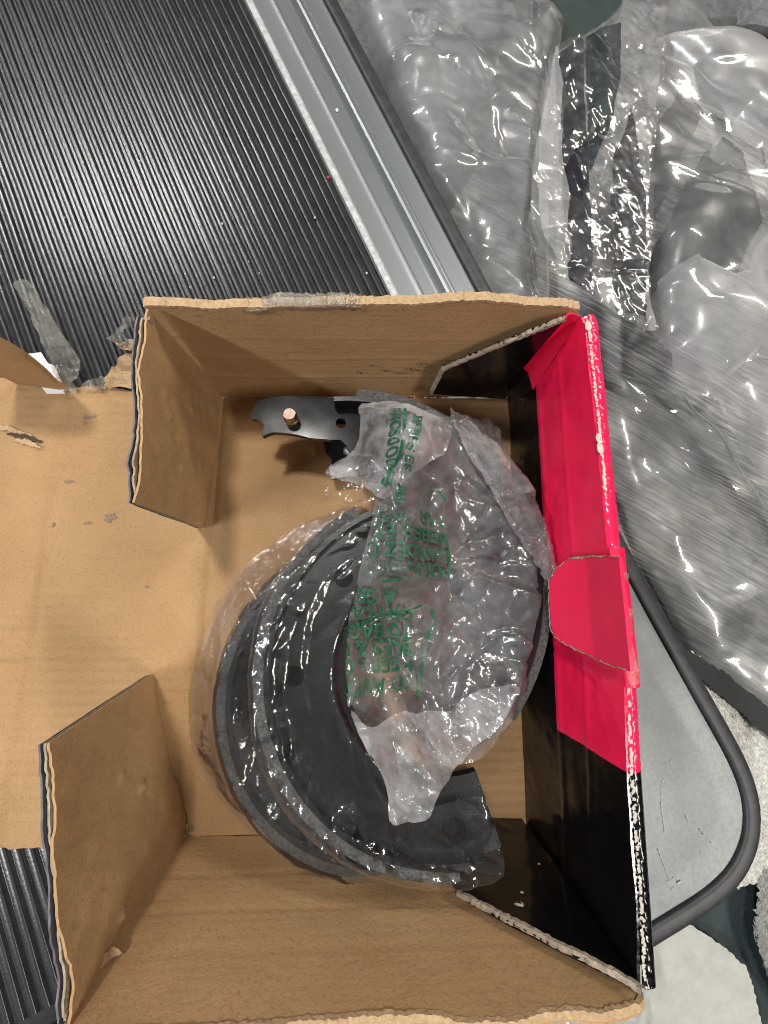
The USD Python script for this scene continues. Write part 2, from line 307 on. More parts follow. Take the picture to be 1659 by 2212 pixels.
# metal rim: lip, flat, bead in a groove, flat (cross-section from lip to bumper)
w = -aL2
rimprof = [(-w, -.003), (-w, .0016), (-w * .985, .0022), (-w * .93, .0020), (-w * .90, .0004), (-w * .70, .0002), (-w * .66, .0012), (-w * .63, .0012), (-w * .60, .0002), (-w * .47, 0), (-w * .45, -.0022), (-w * .40, -.0026),
           (-w * .37, -.0010), (-w * .345, .0018), (-w * .315, .0024), (-w * .285, .0018), (-w * .26, .0002), (-w * .235, .0000), (-w * .225, .0009), (-w * .205, .0009), (-w * .195, 0), (-w * .05, 0), (-w * .02, .0006), (.0006, .0006)]
straight = np.linspace(-.62, aRim - .004, 60)
pth = np.array([cw(a, 0, ZM) for a in straight]); nn = np.tile([side[0], side[1], 0], (len(pth), 1))
obj('metal_rim', loft(rimprof[4:], pth, nn), 'rim_metal', counter, smooth=25)
obj('worn_lip', loft(rimprof[:5], pth, nn), 'worn_lip', counter, smooth=25)
endp = Polygon([cw(a, s)[:2] for a, s in pl[pl[:, 0] > aRim]] + [cw(corner[-1][0] + last[0] * .7 - .0, -.75)[:2], cw(aEnd, -.75)[:2], cw(aEnd, aL2 + .001)[:2], cw(aRim, aL2 + .001)[:2], cw(aRim, -.0005)[:2]])
if not endp.is_valid: endp = max(getattr(endp.buffer(0), 'geoms', [endp.buffer(0)]), key=lambda g: g.area)
rl = LineString([cw(a, s)[:2] for a, s in pl])
def dish(p):
    d = shapely.distance(rl, shapely.points(p)); return -.0012 * np.clip((d - .004) / .006, 0, 1) ** 1 + fbm2(p, 30, 4) * .0004
obj('end_plate', plate(endp, .003, .006, ((0, 0, ZM + .0012), (1, 0, 0), (0, 1, 0)), dish), 'galvanised', counter, smooth=35)
bw = np.linalg.norm((U(1432, 1327, ZM) - U(1400, 1327, ZM))[:2]) * abs(side @ np.array([1., 0])) * 1.28
bprof = [(.0004, -.004), (.0004, .0022), (.0012, .0034), (.003, .0040), (bw * .55, .0040), (bw * .8, .0034), (bw * .95, .0016), (bw, -.002), (bw, -.018), (bw * .9, -.021), (bw * .3, -.022)]
obj('rubber_bumper', loft(bprof, path3, n3), 'bumper', counter, smooth=40)
obj('side_skirt', loft([(bw * .4, -.021), (bw * .4, ZL + .01 - ZM)], path3, n3), 'dark_cloth', counter, smooth=40)
# scratches on the end plate
simple('scratch', (.185, .192, .197), .44, metal=.6)
for k, pp_ in enumerate([[(1450, 1640), (1430, 1690), (1428, 1740), (1436, 1800)], [(1440, 1905), (1500, 1870)], [(1420, 1830), (1445, 1900)], [(1510, 1790), (1560, 1850)], [(1410, 1960), (1470, 1900)], [(1480, 1760), (1530, 1880)]]):
    l_ = LineString([U(x, y, ZM)[:2] for x, y in pp_]).segmentize(.003).buffer(.00013, cap_style='flat'); obj('scratch', plate(l_, 0, .003, ((0, 0, ZM + .0020), (1, 0, 0), (0, 1, 0)), dish), 'scratch', counter, smooth=False)
# specks of grit lying in the ribs
def grit(px, py, r, m):
    c = U(px, py, ZM + .001); t = trimesh.creation.icosphere(1, r); v = t.vertices * [1, 1.3, .6] + c; obj('grit', (v, t.faces), m, counter, smooth=False)
simple('grit_grey', (.42, .42, .41), .8)
for k, (a, b) in enumerate([(301, 349), (121, 386), (494, 390), (180, 350), (480, 483), (430, 485), (537, 565), (400, 592), (462, 600), (560, 590), (230, 90), (640, 300), (792, 590), (118, 420), (196, 490), (140, 470), (680, 470), (410, 700 - 80)]):
    grit(a, b, .0008 if k % 4 == 0 else .0005, 'grit_grey')
simple('red_fleck', (.55, .02, .05), .4)
grit(709, 383, .0010, 'red_fleck'); grit(728, 238, .0012, 'label_white')

# ------------------------------------------------------------------ the cardboard box
D = .27; HT = .0973
Fbl, Ffl, Ffr, Fbr = U(481, 857), U(404, 1806), U(1140, 1790), U(1100, 860)
box = thing('cardboard_box', 'open torn brown cardboard box with red and black printed wall, holding the bagged parts', 'cardboard box', (.09, .135, 0))
def fr(o, a, b):                                            # frame of a wall: origin o, along a, up through b
    o, a, b = map(np.asarray, (o, a, b)); e1 = (a - o) / np.linalg.norm(a - o); e2 = b - o; e2 = e2 - (e2 @ e1) * e1; e2 /= np.linalg.norm(e2)
    return o, e1, e2
def onplane(f, pts):
    n = np.cross(f[1], f[2]); out = []
    for x, y in pts:
        q = UP(x, y, f[0], n) - f[0]; out.append((q @ f[1], q @ f[2]))
    return np.array(out)
def rough(pts, amp, step, seed):
    """A torn outline: the open polyline resampled with small bites."""
    l = LineString(pts); n = max(2, int(l.length / step)); q = np.array([l.interpolate(t, True).coords[0] for t in np.linspace(0, 1, n)])
    rng = np.random.default_rng(seed); k = rng.normal(0, 1, n); k = .6 * k + .4 * np.convolve(k, np.ones(7) / 2.6, 'same'); k[[0, -1]] = 0
    t = np.gradient(q, axis=0); t /= np.linalg.norm(t, axis=1, keepdims=True) + 1e-12
    return q + np.stack([-t[:, 1], t[:, 0]], 1) * (k * amp)[:, None]
def dents(lst, f=None):
    def g(p):
        z = np.zeros(len(p))
        for (x, y, sx, sy, ang, dz) in lst:
            c, s = math.cos(ang), math.sin(ang); u = (p[:, 0] - x) * c + (p[:, 1] - y) * s; v = -(p[:, 0] - x) * s + (p[:, 1] - y) * c
            e = np.exp(-(u / sx) ** 2 - (v / sy) ** 2); z += dz * e * (1 + 1.2 * (fbm2(p, 350, 7, 2)))
        return z
    return g
# floor of the box, hinge panel and lid: three panels lying flat, with pressed creases between
cB0, cB1 = U(150, 838), U(4, 1834)
lid_far = -.30
rs = random.Random(5)
fd = []
for (px, py, sx, sy, a, dz) in [(185, 905, 5, 2, .5, .0005), (240, 1120, 4, 4, 0, -.0008), (120, 1140, 6, 3, .6, .0008), (310, 1240, 5, 4, .8, .0009), (330, 1270, 4, 2, 1.2, .001), (215, 1320, 7, 6, .2, .0006), (250, 1315, 5, 3, 0, .0007), (120, 1290, 4, 3, 0, .0006),
                               (600, 1075, 16, 1.5, .1, .0007), (640, 1070, 12, 1.5, .15, .0006), (620, 1030, 5, 4, 0, .0008), (540, 1115, 8, 2, .3, .0006), (575, 1010, 6, 3, 0, .0006), (600, 1100, 14, 1.2, 0, -.0006), (560, 1150, 12, 1.2, .05, -.0005), (30, 1370, 20, 2.2, 0, -.0012), (30, 1410, 22, 2.2, 0, .0012), (20, 1440, 18, 2.5, .1, -.001),
                               (405, 1270, 4, 2, 0, .0006), (60, 1250, 8, 2, 0, .0006), (380, 1000, 9, 1.4, 0, .0005), (330, 990, 10, 1.4, 0, .0005)]:
    w_ = U(px, py); fd.append((w_[0], w_[1], sx * .001, sy * .001, -a, dz))
fdent = dents(fd)
cA = LineString([Fbl[:2], Ffl[:2]])
cBl = LineString([cB0[:2], cB1[:2]])
def flatwarp(p):
    z = fdent(p) + fbm2(p, 22, 3) * .0012 + .0003 * np.sin(p[:, 1] * 2 * math.pi / .0062 + 3 * fbm2(p, 20, 6)) * (fbm2(p, 12, 8) > -.05)
    for l, wd in ((cA, .0022), (cBl, .0026)):
        d = shapely.distance(l, shapely.points(p)); z -= .0011 * np.exp(-(d / wd) ** 2) - .0005 * np.exp(-((d - .005) / .003) ** 2)
    return z
BF = ((0, 0, 0), (1, 0, 0), (0, 1, 0)); TH = .0032
floor_poly = [Ffl[:2], Ffr[:2] + [.004, 0], Fbr[:2] + [.004, 0], Fbl[:2]]
obj('bottom_panel', plate(floor_poly, TH, .0016, BF, flatwarp), 'cardboard_floor', box)
top_edge = rough([cB0[:2], U(215, 834)[:2], U(290, 845)[:2], U(482, 850)[:2]], .0003, .002, 2)
bot_edge = rough([U(404, 1806)[:2], U(300, 1808)[:2], U(110, 1832)[:2], cB1[:2]], .0003, .002, 3)
obj('hinge_panel', plate(np.vstack([top_edge, Fbl[:2], Ffl[:2], bot_edge]), TH, .0016, BF, lambda p: flatwarp(p) - .00001), 'cardboard_floor', box)
lid_top = np.array([cB0[:2], U(0, 815)[:2], (lid_far, U(-120, 800)[1])])
obj('lid_panel', plate(np.vstack([cB0[:2], cB1[:2], U(-40, 1836)[:2], (lid_far, cB1[1] - .003), lid_top[2], lid_top[1]]), TH, .0018, BF, flatwarp), 'cardboard_floor', box)
# torn gouge on the lid: two flakes, a dark piece painting the gap's shade
for k, (px, py, L) in enumerate([(20, 930, .016), (55, 945, .012), (60, 958, .010)]):
    c = U(px, py)[:2]; e = rough([c + [-L, .002], c + [0, .0035], c + [L, -.004], c + [L * .2, -.0018], c + [-L, .002]], .0006, .0015, 40 + k)
    obj('flake_and_gap_shade', plate(Polygon(e).buffer(0) if Polygon(e).buffer(0).geom_type == 'Polygon' else Polygon(e).convex_hull, .0004, .001, ((0, 0, .0012), (1, 0, 0), (0, 1, 0)), lambda p: fbm2(p, 200, 3) * .003), 'torn_paper' if k != 1 else 'gap_shade', box)
# lid's side flap: stands up along the lid's back edge, its outline curving down to the crease
f = fr(cB0 * [1, 1, 0], U(0, 815) * [1, 1, 0], cB0 * [1, 1, 0] + [0, -.006, .08])
crv = onplane(f, [(148, 845), (125, 822), (100, 796), (75, 775), (54, 759), (25, 741), (0, 727), (-40, 705), (-75, 692), (-130, 672), (-260, 640)])  # outline runs on out of view, there to shade the lid panel
crv[0] = (0, .0008); xm = crv[-1][0]
obj('lid_side_flap', plate(np.vstack([crv, [(xm + .02, crv[-1][1]), (xm + .02, .0008)]]), .0030, .002, f, lambda p: fbm2(p, 40, 3) * .0012), 'cardboard_wall', box)
# back and front walls (torn rims)
Rbl, Rbr = U(312, 660, HT), U(1256, 668, HT)
f = fr(Fbl, Fbr + (Fbr - Fbl) * .02, Rbl * .5 + Rbr * .5); fback = f
rim = onplane(f, [(310, 661), (330, 658), (460, 664), (600, 661), (720, 656), (850, 656), (900, 655), (950, 651), (1000, 648), (1040, 647), (1080, 650), (1120, 655), (1200, 660), (1252, 668)])
rb = rough(rim, .00035, .0012, 11)
L1 = np.linalg.norm(Fbr - Fbl)
def wallwarp(f, seed, lst=()):
    g = dents(list(lst))
    def w(p):
        z = fbm2(p, 18, seed) * .0022 + g(p)
        for v, dd in ((.030, .0004), (.052, .0003), (.072, .0002)): z -= dd * np.exp(-((p[:, 1] - v) / .0011) ** 2)
        return z
    return w
obj('back_wall', plate(np.vstack([[(0, .0006)], rb, [(L1 + .012, .0006)]]), TH, .0018, f, lambda p: -wallwarp(f, 5)(p)), 'cardboard_wall', box)
def edge_strip(f, r, inn, out, mat_, parent, seed, lift=.0004, name='torn_edge'):
    """The frayed cut edge of a board: follows its rim, a little proud of it."""
    n = np.cross(f[1], f[2]); rng = np.random.default_rng(seed); V = []
    t = np.gradient(r, axis=0); t /= np.linalg.norm(t, axis=1, keepdims=True) + 1e-9; nn_ = np.stack([-t[:, 1], t[:, 0]], 1)
    if (nn_[:, 1]).mean() < 0: nn_ = -nn_
    for k, (a, b) in enumerate(((inn + .0004, -.0014), (inn + .0004, lift * .5), (inn * .4 + out * .6, lift * 1.6), (inn * .7 + out * .3, lift * .3), (out - .0004, lift), (out - .0004, -.0010))):
        q = r + nn_ * (b + rng.normal(0, .00014, len(r)))[:, None]
        V.append(f[0] + q[:, :1] * f[1] + q[:, 1:] * f[2] + n * (a + rng.normal(0, .0001, len(r)))[:, None])
    V = np.array(V); m = len(r); Fc = []
    for k in range(len(V) - 1):
        i = np.arange(m - 1) + k * m; Fc += [np.stack([i, i + 1, i + 1 + m], 1), np.stack([i, i + 1 + m, i + m], 1)]
    obj(name, (V.reshape(-1, 3), np.vstack(Fc)), mat_, parent, smooth=20)
# the frame's third axis points away from the room side for the back wall: the board's body lies on -n
nb = np.cross(f[1], f[2]); sgn = np.sign(nb @ np.array([0, -1., 0]))
edge_strip(f, rb, 0, -TH if sgn > 0 else TH, 'torn_paper', box, 21)
# clear tape over the middle of the back rim
rt = rb[(rb[:, 0] > onplane(f, [(525, 660)])[0][0]) & (rb[:, 0] < onplane(f, [(785, 660)])[0][0])]
edge_strip(f, rough(rt, .0009, .0016, 8), .0012, -TH - .001, 'film_tape', box, 22, lift=.0012, name='clear_tape')
Rfl, Rfr = U(150, 2236, HT), U(1387, 2150, HT)
f = fr(Ffr + (Ffr - Ffl) * .02, Ffl, Rfl * .5 + Rfr * .5); ffront = f
rim = onplane(f, [(1388, 2150), (1380, 2168), (1361, 2177), (1330, 2184), (1288, 2188), (1240, 2186), (1196, 2188), (1141, 2199), (1086, 2211), (1005, 2204), (932, 2196), (830, 2193), (760, 2200), (680, 2208), (600, 2213), (480, 2222), (320, 2232), (150, 2238)])
rf = rough(rim, .0004, .0012, 12)
L2 = np.linalg.norm(Ffr - Ffl) * 1.02
obj('front_wall', plate(np.vstack([[(0, .0006)], rf, [(rf[-1, 0] + .0045, rf[-1, 1] - .001), (L2 + .0045, .0006)]]), TH, .0018, f, lambda p: wallwarp(f, 6)(p)), 'cardboard_wall', box)
edge_strip(f, rf[::-1], 0, -.0018, 'torn_paper', box, 23)
# left flaps: each folded in from its wall, two plies with the dark printed outside ply behind
def flap(name, corners, curve, plies, lst, seed, sidesign, label=None):
    o, a, b = corners; f = fr(o, a, b)
    poly = onplane(f, curve)
    return f, poly
def ruled(bot, top, n_along, n_up, warp, thick, flip=False):
    """A bent board: ruled between its lower and upper edges (3D polylines)."""
    def rs_(l, n):
        l = np.asarray(l, float); d = np.r_[0, np.cumsum(np.linalg.norm(np.diff(l, axis=0), axis=1))]; d /= d[-1]
        return np.stack([np.interp(np.linspace(0, 1, n), d, l[:, k]) for k in range(3)], 1)
    B, T = rs_(bot, n_along), rs_(top, n_along); t = np.linspace(0, 1, n_up)[:, None, None]
    G = B[None] * (1 - t) + T[None] * t
    du = np.gradient(G, axis=1); dv = np.gradient(G, axis=0); n = np.cross(du, dv); n /= np.linalg.norm(n, axis=2, keepdims=True)
    if flip: n = -n
    uv = np.stack(np.meshgrid(np.linspace(0, 1, n_along), np.linspace(0, 1, n_up)), -1)
    G = G + n * warp(uv.reshape(-1, 2)).reshape(n_up, n_along)[..., None]
    Bk = G - n * thick; i = (np.arange(n_up - 1)[:, None] * n_along + np.arange(n_along - 1)).ravel()
    q = np.vstack([np.stack([i, i + 1, i + 1 + n_along], 1), np.stack([i, i + 1 + n_along, i + n_along], 1)])
    if flip: q = q[:, ::-1]
    N = n_up * n_along; V = [G.reshape(-1, 3), Bk.reshape(-1, 3)]; Fc = [q, q[:, ::-1] + N]; k = 2 * N
    loop = np.r_[np.arange(n_along), np.arange(1, n_up) * n_along + n_along - 1, (n_up - 1) * n_along + np.arange(n_along - 2, -1, -1), np.arange(n_up - 2, 0, -1) * n_along]
    m = len(loop); V += [G.reshape(-1, 3)[loop], Bk.reshape(-1, 3)[loop]]; a = k + np.arange(m); b = a + m
    e = np.vstack([np.stack([a, b, np.roll(b, -1)], 1), np.stack([a, np.roll(b, -1), np.roll(a, -1)], 1)]); Fc.append(e[:, ::-1] if flip else e)
    return np.vstack(V), np.vstack(Fc), G, n
def rough3(l, amp, step, seed, z=True):
    l = np.asarray(l, float); d = np.r_[0, np.cumsum(np.linalg.norm(np.diff(l, axis=0), axis=1))]; n = max(3, int(d[-1] / step))
    q = np.stack([np.interp(np.linspace(0, d[-1], n), d, l[:, k]) for k in range(3)], 1); rng = np.random.default_rng(seed); k = rng.normal(0, 1, n); k = .6 * k + .4 * np.convolve(k, np.ones(7) / 2.6, 'same')
    q[:, 2] += k * amp; q[:, 0] += rng.normal(0, amp * .4, n); return q
def doubleflap(name, bot, top, seed, dlist, flip, wall):
    def warp(uv):
        z = fbm2(uv * [1, .6], 5, seed) * .004
        for (u, v, su, sv, dz) in dlist: z += max(dz, -.0007) * np.exp(-((uv[:, 0] - u) / su) ** 2 - ((uv[:, 1] - v) / sv) ** 2) * (1 + 1.6 * fbm2(uv, 60, 3, 2))
        return z
    top = rough3(top, .0003, .0018, seed)
    v, f_, G, n = ruled(bot, top, 70, 60, warp, .0009, flip)
    p = obj(name, (v, f_), 'cardboard_flap', box)
    o1 = -n[-1].mean(0)
    bot, top = np.array(bot, float), np.array(top, float); bot[0] += (bot[1] - bot[0]) / np.linalg.norm(bot[1] - bot[0]) * .004; top[0] = top[0] + (top[len(top) // 8] - top[0]) * .45
    b2, t2 = np.asarray(bot) + o1 * .0021, rough3(np.asarray(top) + o1 * .0021 - [0, 0, .001], .0003, .002, seed + 1)
    obj('middle_ply', ruled(b2, t2, 50, 10, lambda uv: fbm2(uv, 5, seed) * .004, .0008, flip)[:2], 'white_liner', p)
    b3, t3 = np.asarray(bot) + o1 * .0036, rough3(np.asarray(top) + o1 * .0038 - [0, 0, .0004], .0003, .002, seed + 2)
    obj('printed_ply', ruled(b3, t3, 50, 20, lambda uv: fbm2(uv, 5, seed) * .004, .0007, flip)[:2], 'outer_print', p)
    return p
bot = [U(482, 855), U(475, 903, .001), U(462, 1003, .001), U(451, 1090, .001), U(443, 1142, .002)]
top = [U(326, 668, .0965), U(318, 700, HT), U(316, 743, HT), U(303, 793, .096), U(304, 860, .097), U(305, 953, .0965), U(300, 1030, .096), U(294, 1085, .0955)]
doubleflap('left_back_flap', bot, top, 31, [(.45, .7, .03, .05, .0012), (.55, .62, .02, .03, -.0012), (.35, .75, .02, .03, .001), (.62, .28, .03, .03, -.001), (.7, .5, .02, .02, .0012), (.3, .45, .015, .04, .0012)], True, None)
bot = [U(404, 1800), U(401, 1776, .001), U(378, 1680, .001), U(352, 1570, .001), U(325, 1457, .002)]
top = [U(150, 2232, .097), U(152, 2163, .0965), U(157, 2111, .095), U(142, 2055, .0965), U(133, 2004, .097), U(122, 1864, .0972), U(116, 1747, .097), U(108, 1604, .096)]
doubleflap('left_front_flap', bot, top, 37, [(.42, .30, .035, .05, -.0022), (.48, .34, .02, .03, .002), (.30, .22, .03, .03, -.003), (.14, .60, .03, .06, -.003), (.10, .68, .02, .03, .003), (.62, .5, .02, .02, .001)], False, None)
# torn curls on the left front flap
for k, (px, py, z) in enumerate([(318, 1855, .030), (228, 2070, .075), (305, 1780, .032)]):
    c = U(px, py, z) + [.002, 0, 0]; q = np.array([[-.004, -.006, 0], [.003, -.002, .002], [.0045, .004, .004], [0, .006, .003], [-.002, .001, .001]])
    v, f_ = plate(Polygon(rough(np.vstack([q[:, :2], q[:1, :2]]), .0005, .0015, k)).convex_hull, .0004, .001, (c, (.25, .9, .2), (-.5, .1, .85)), lambda p: fbm2(p, 260, k) * .004)
    obj('torn_curl', (v, f_), 'torn_paper', box)

# right wall: glossy printed board rolled over at the rim, red band above black
wallR_o = Fbr; Rr0, Rr1 = U(1268, 690, HT), U(1388, 2140, HT)
rin = [(1262, 684), (1270, 700), (1276, 778), (1284, 849), (1296, 962), (1308, 1108), (1318, 1184), (1334, 1300), (1348, 1400), (1354, 1483), (1358, 1583), (1362, 1683), (1372, 1823), (1384, 1983), (1388, 2135)]
rout = [(1284, 680), (1292, 700), (1299, 778), (1308, 849), (1318, 962), (1334, 1108), (1340, 1184), (1354, 1300), (1366, 1400), (1374, 1483), (1380, 1583), (1386, 1683), (1396, 1823), (1407, 1983), (1417, 2130)]
TI = np.array([U(a, b, HT) for a, b in rin]); TO = np.array([U(a, b, HT - .0008) for a, b in rout])
BI = np.array([Fbr * (1 - t) + Ffr * t for t in np.linspace(0, 1, len(TI))]) + [0, 0, .0006]
# print layout measured on the wall: red above hb, ending on a slant
fR = fr(Ffr, Fbr, (TI[0] + TI[-1]) / 2); red = onplane(fR, [(1151, 813), (1168, 1051), (1203, 1383), (1207, 1579), (1364, 1681)])
hz = float(np.mean(red[:4, 1])) * abs(fR[2][2])
yA = UP(1207, 1579, fR[0], np.cross(fR[1], fR[2])); yB = UP(1364, 1681, fR[0], np.cross(fR[1], fR[2]))
slope = float((yB[1] - yA[1]) / (yB[2] - yA[2])); yc = float(yA[1] - slope * yA[2])       # red where y > yc + slope*z
def printed(name, scuff_z, red_only=False, hz_=hz):
    mat(name, {
        'g': ('geometry', {}), 'sp': ('separate_xyz', {}),
        'mz': ('math', {'math_type': 'greater_than', 'value2': float(hz_)}), 'ln': ('math', {'math_type': 'multiply_add', 'value2': slope, 'value3': yc}), 'my': ('math', {'math_type': 'greater_than'}),
        'mk': ('math', {'math_type': 'multiply'}), 'col': ('mix', {'color1': (.0045, .0043, .0048), 'color2': (.80, .014, .075)}),
        'n': ('noise_texture', {'scale': 320.0, 'detail': 4.0, 'roughness': .7}), 'zr': ('map_range', {'from_min': float(scuff_z), 'from_max': float(scuff_z + .004), 'to_min': .0, 'to_max': .30, 'clamp': True}),
        'sm': ('math', {'math_type': 'add'}), 'gt': ('math', {'math_type': 'greater_than', 'value2': .80}), 'wc': ('mix', {'color2': (.66, .60, .52)}),
        'bn': ('noise_texture', {'scale': 45.0, 'detail': 3.0}), 'b': ('bump', {'strength': .10, 'distance': .002}), 'mp': ('mapping', {'scale': (1, 5, .5)}),
        'rn': ('noise_texture', {'scale': 60.0, 'detail': 5.0}), 'rr': ('map_range', {'from_min': .3, 'from_max': .7, 'to_min': .10, 'to_max': .24, 'clamp': True}),
        'p': ('principled_bsdf', {'specular_ior_level': .5})},
        [('g.position', 'sp.vector'), ('sp.z', 'mz.value1'), ('sp.z', 'ln.value1'), ('sp.y', 'my.value1'), ('ln.value', 'my.value2'), ('mz.value', 'mk.value1'), ('my.value', 'mk.value2'), ('mk.value', 'col.fac'),
         ('g.position', 'n.vector'), ('sp.z', 'zr.value'), ('n.fac', 'sm.value1'), ('zr.result', 'sm.value2'), ('sm.value', 'gt.value1'), ('gt.value', 'wc.fac'), ('col.color', 'wc.color1'), ('wc.color', 'p.base_color'),
         ('g.position', 'mp.vector'), ('mp.vector', 'bn.vector'), ('bn.fac', 'b.height'), ('b.normal', 'p.normal'), ('g.position', 'rn.vector'), ('rn.fac', 'rr.value'), ('rr.result', 'p.roughness')])
printed('printed_board', HT - .0015)
printed('printed_flap', 1.0, hz_=.0)
mat('printed_black', {'g': ('geometry', {}), 'n': ('noise_texture', {'scale': 60.0, 'detail': 4.0}), 'rr': ('map_range', {'from_min': .3, 'from_max': .7, 'to_min': .08, 'to_max': .22, 'clamp': True}), 'bn': ('noise_texture', {'scale': 40.0, 'detail': 3.0}), 'b': ('bump', {'strength': .2, 'distance': .002}),
    'p': ('principled_bsdf', {'base_color': (.0045, .0043, .0048), 'specular_ior_level': .5})}, [('g.position', 'n.vector'), ('n.fac', 'rr.value'), ('rr.result', 'p.roughness'), ('g.position', 'bn.vector'), ('bn.fac', 'b.height'), ('b.normal', 'p.normal')])
simple('printed_red', (.78, .014, .075), .32, bump=(60, .2, .0015), col2=(.74, .013, .068), scale=30)
rw = thing  # noqa
v, f_, G, n = ruled(BI, TI, 140, 60, lambda uv: fbm2(uv * [3, 1], 3, 4) * .0022 + fbm2(uv * [12, 3], 3, 9) * .0006 - .0005 * np.exp(-((uv[:, 1] - .48) / .02) ** 2) - .0004 * np.exp(-((uv[:, 1] - .73) / .015) ** 2) + .0009 * np.exp(-((uv[:, 0] - .60 - .1 * (uv[:, 1] - .5)) / .004) ** 2) * (uv[:, 1] < .8) + .0007 * np.exp(-((uv[:, 0] - .62) / .02) ** 2 - ((uv[:, 1] - .62) / .05) ** 2), .0012, True)
wr = obj('right_wall', (v, f_), 'printed_board', box)
top_ = np.array([[*(TI[k] * (1 - t) + TO[k] * t)[:2], HT + .0010 * math.sin(math.pi * t) - .0008 * t] for t in (0, .15, .35, .65, .85, 1) for k in range(len(TI))]).reshape(6, len(TI), 3)
BO = np.array([[TO[k][0] - .002, TO[k][1], -.003] for k in range(len(TO))])
def rs1(l, n):
    d = np.r_[0, np.cumsum(np.linalg.norm(np.diff(l, axis=0), axis=1))]; d /= d[-1]; return np.stack([np.interp(np.linspace(0, 1, n), d, l[:, k]) for k in range(3)], 1)
NRM = 260
rows = [rs1(top_[k], NRM) for k in range(6)] + [rs1(TO * .97 + BO * .03, NRM), rs1(BO, NRM)]
rows = np.array(rows); rg = np.random.default_rng(5); rows[1:5, :, 2] += rg.normal(0, .00022, (4, NRM)); rows[0, :, 2] -= .0003
i = (np.arange(7)[:, None] * NRM + np.arange(NRM - 1)).ravel()
obj('rolled_rim', (rows.reshape(-1, 3), np.vstack([np.stack([i, i + 1, i + 1 + NRM], 1), np.stack([i, i + 1 + NRM, i + NRM], 1)])), 'printed_board', wr, smooth=40)
# worn white scuffs along the fold: small rubbed-through patches
wc = rs1(TI, 420); rg = np.random.default_rng(8); sc = []
for k in range(4, 416):
    yy = k / 420; on = rg.random() < (.62 if yy < .32 else (.25 if yy < .5 else (.58 if yy > .66 else .45)))
    if not on or .345 < yy < .53: continue
    c = wc[k] + [.0002 + rg.normal(0, .0002), 0, .0006]; q = np.array([[-.0006, -.0018], [.0008, -.0016], [.0012, 0], [.0007, .0017], [-.0005, .0014], [-.0009, 0]]) * rg.uniform(.4, 1.1, (6, 2)) * ([.8, .5] if yy < .66 else [.85, .5])
    t_ = np.c_[q * [1, 1], rg.uniform(-.0001, .0002, 6)] + c; sc.append((np.vstack([t_, [c + [0, 0, .0003]]]), np.array([[a, (a + 1) % 6, 6] for a in range(6)])))
for c_, r_ in ((U(1291, 948, HT), .0019), (U(1294, 962 + 8, HT), .0023), (U(1268, 706, HT), .0022)):
    th = np.linspace(0, 2 * np.pi, 10, endpoint=False); q = np.stack([np.cos(th) * .75, np.sin(th) * 1.2], 1) * r_ * rg.uniform(.8, 1.1, (10, 1)); t_ = np.c_[q, np.zeros(10)] + c_ + [0, 0, .0010]
    sc.append((np.vstack([t_, [c_ + [0, 0, .0015]]]), np.array([[a, (a + 1) % 10, 10] for a in range(10)])))
simple('scuff_white', (.56, .52, .46), .85, col2=(.40, .36, .30), scale=400)
tag(obj('worn_scuffs', join(*sc), 'scuff_white', wr, smooth=False), kind='stuff')
# red locking tab over the rim
fT = fr(TI[9] - [0, 0, 0], TI[6], (TI[7] + TI[8]) / 2 - (BI[7] + BI[8]) / 2 + TI[9])
nT = np.cross(fR[1], fR[2]); nT = nT * np.sign(nT @ np.array([-1., 0, 0]))
fTab = (fR[0] + nT * .0030, fR[1], fR[2])
if np.cross(fTab[1], fTab[2]) @ nT < 0: fTab = (fTab[0] + fR[1] * .27, -fR[1], fR[2])
tabp = [(1338, 1204), (1300, 1202), (1262, 1203), (1240, 1206), (1222, 1226), (1211, 1256), (1212, 1300), (1216, 1354), (1222, 1374), (1238, 1390), (1262, 1408), (1290, 1424), (1330, 1440), (1362, 1450), (1358, 1400), (1352, 1350), (1346, 1290), (1341, 1240)]
tp = onplane(fTab, tabp)
tb = obj('locking_tab', plate(Polygon(tp).buffer(0), .0016, .002, fTab, lambda p: .007 * np.clip((HT * .9 - p[:, 1]) / .03, 0, 2) + fbm2(p, 50, 3) * .0012), 'printed_red', wr)
el = rough(tp[[0, 1, 2, 3, 4, 5, 6, 7, 8, 9, 10, 11, 12, 13]], .0003, .0012, 3)
nE = np.cross(fTab[1], fTab[2]); V = []
for a, b in ((0, .0003), (.0003, .0005), (.0006, .0000)):
    c0 = el.mean(0); q = el + (el - c0) / np.linalg.norm(el - c0, axis=1, keepdims=True) * (a - .0002); q = q + np.random.default_rng(int(a * 1e5)).normal(0, .0002, q.shape)
    V.append(fTab[0] + q[:, :1] * fTab[1] + q[:, 1:] * fTab[2] + nE * np.sign(nE @ nT) * (b + (.007 * np.clip((HT * .9 - el[:, 1]) / .03, 0, 2) + fbm2(el, 50, 3) * .0012))[:, None])
V = np.array(V); m = len(el); i = (np.arange(2)[:, None] * m + np.arange(m - 1)).ravel()
obj('tab_edge', (V.reshape(-1, 3), np.vstack([np.stack([i, i + 1, i + 1 + m], 1), np.stack([i, i + 1 + m, i + m], 1)])), 'white_liner', tb, smooth=20)
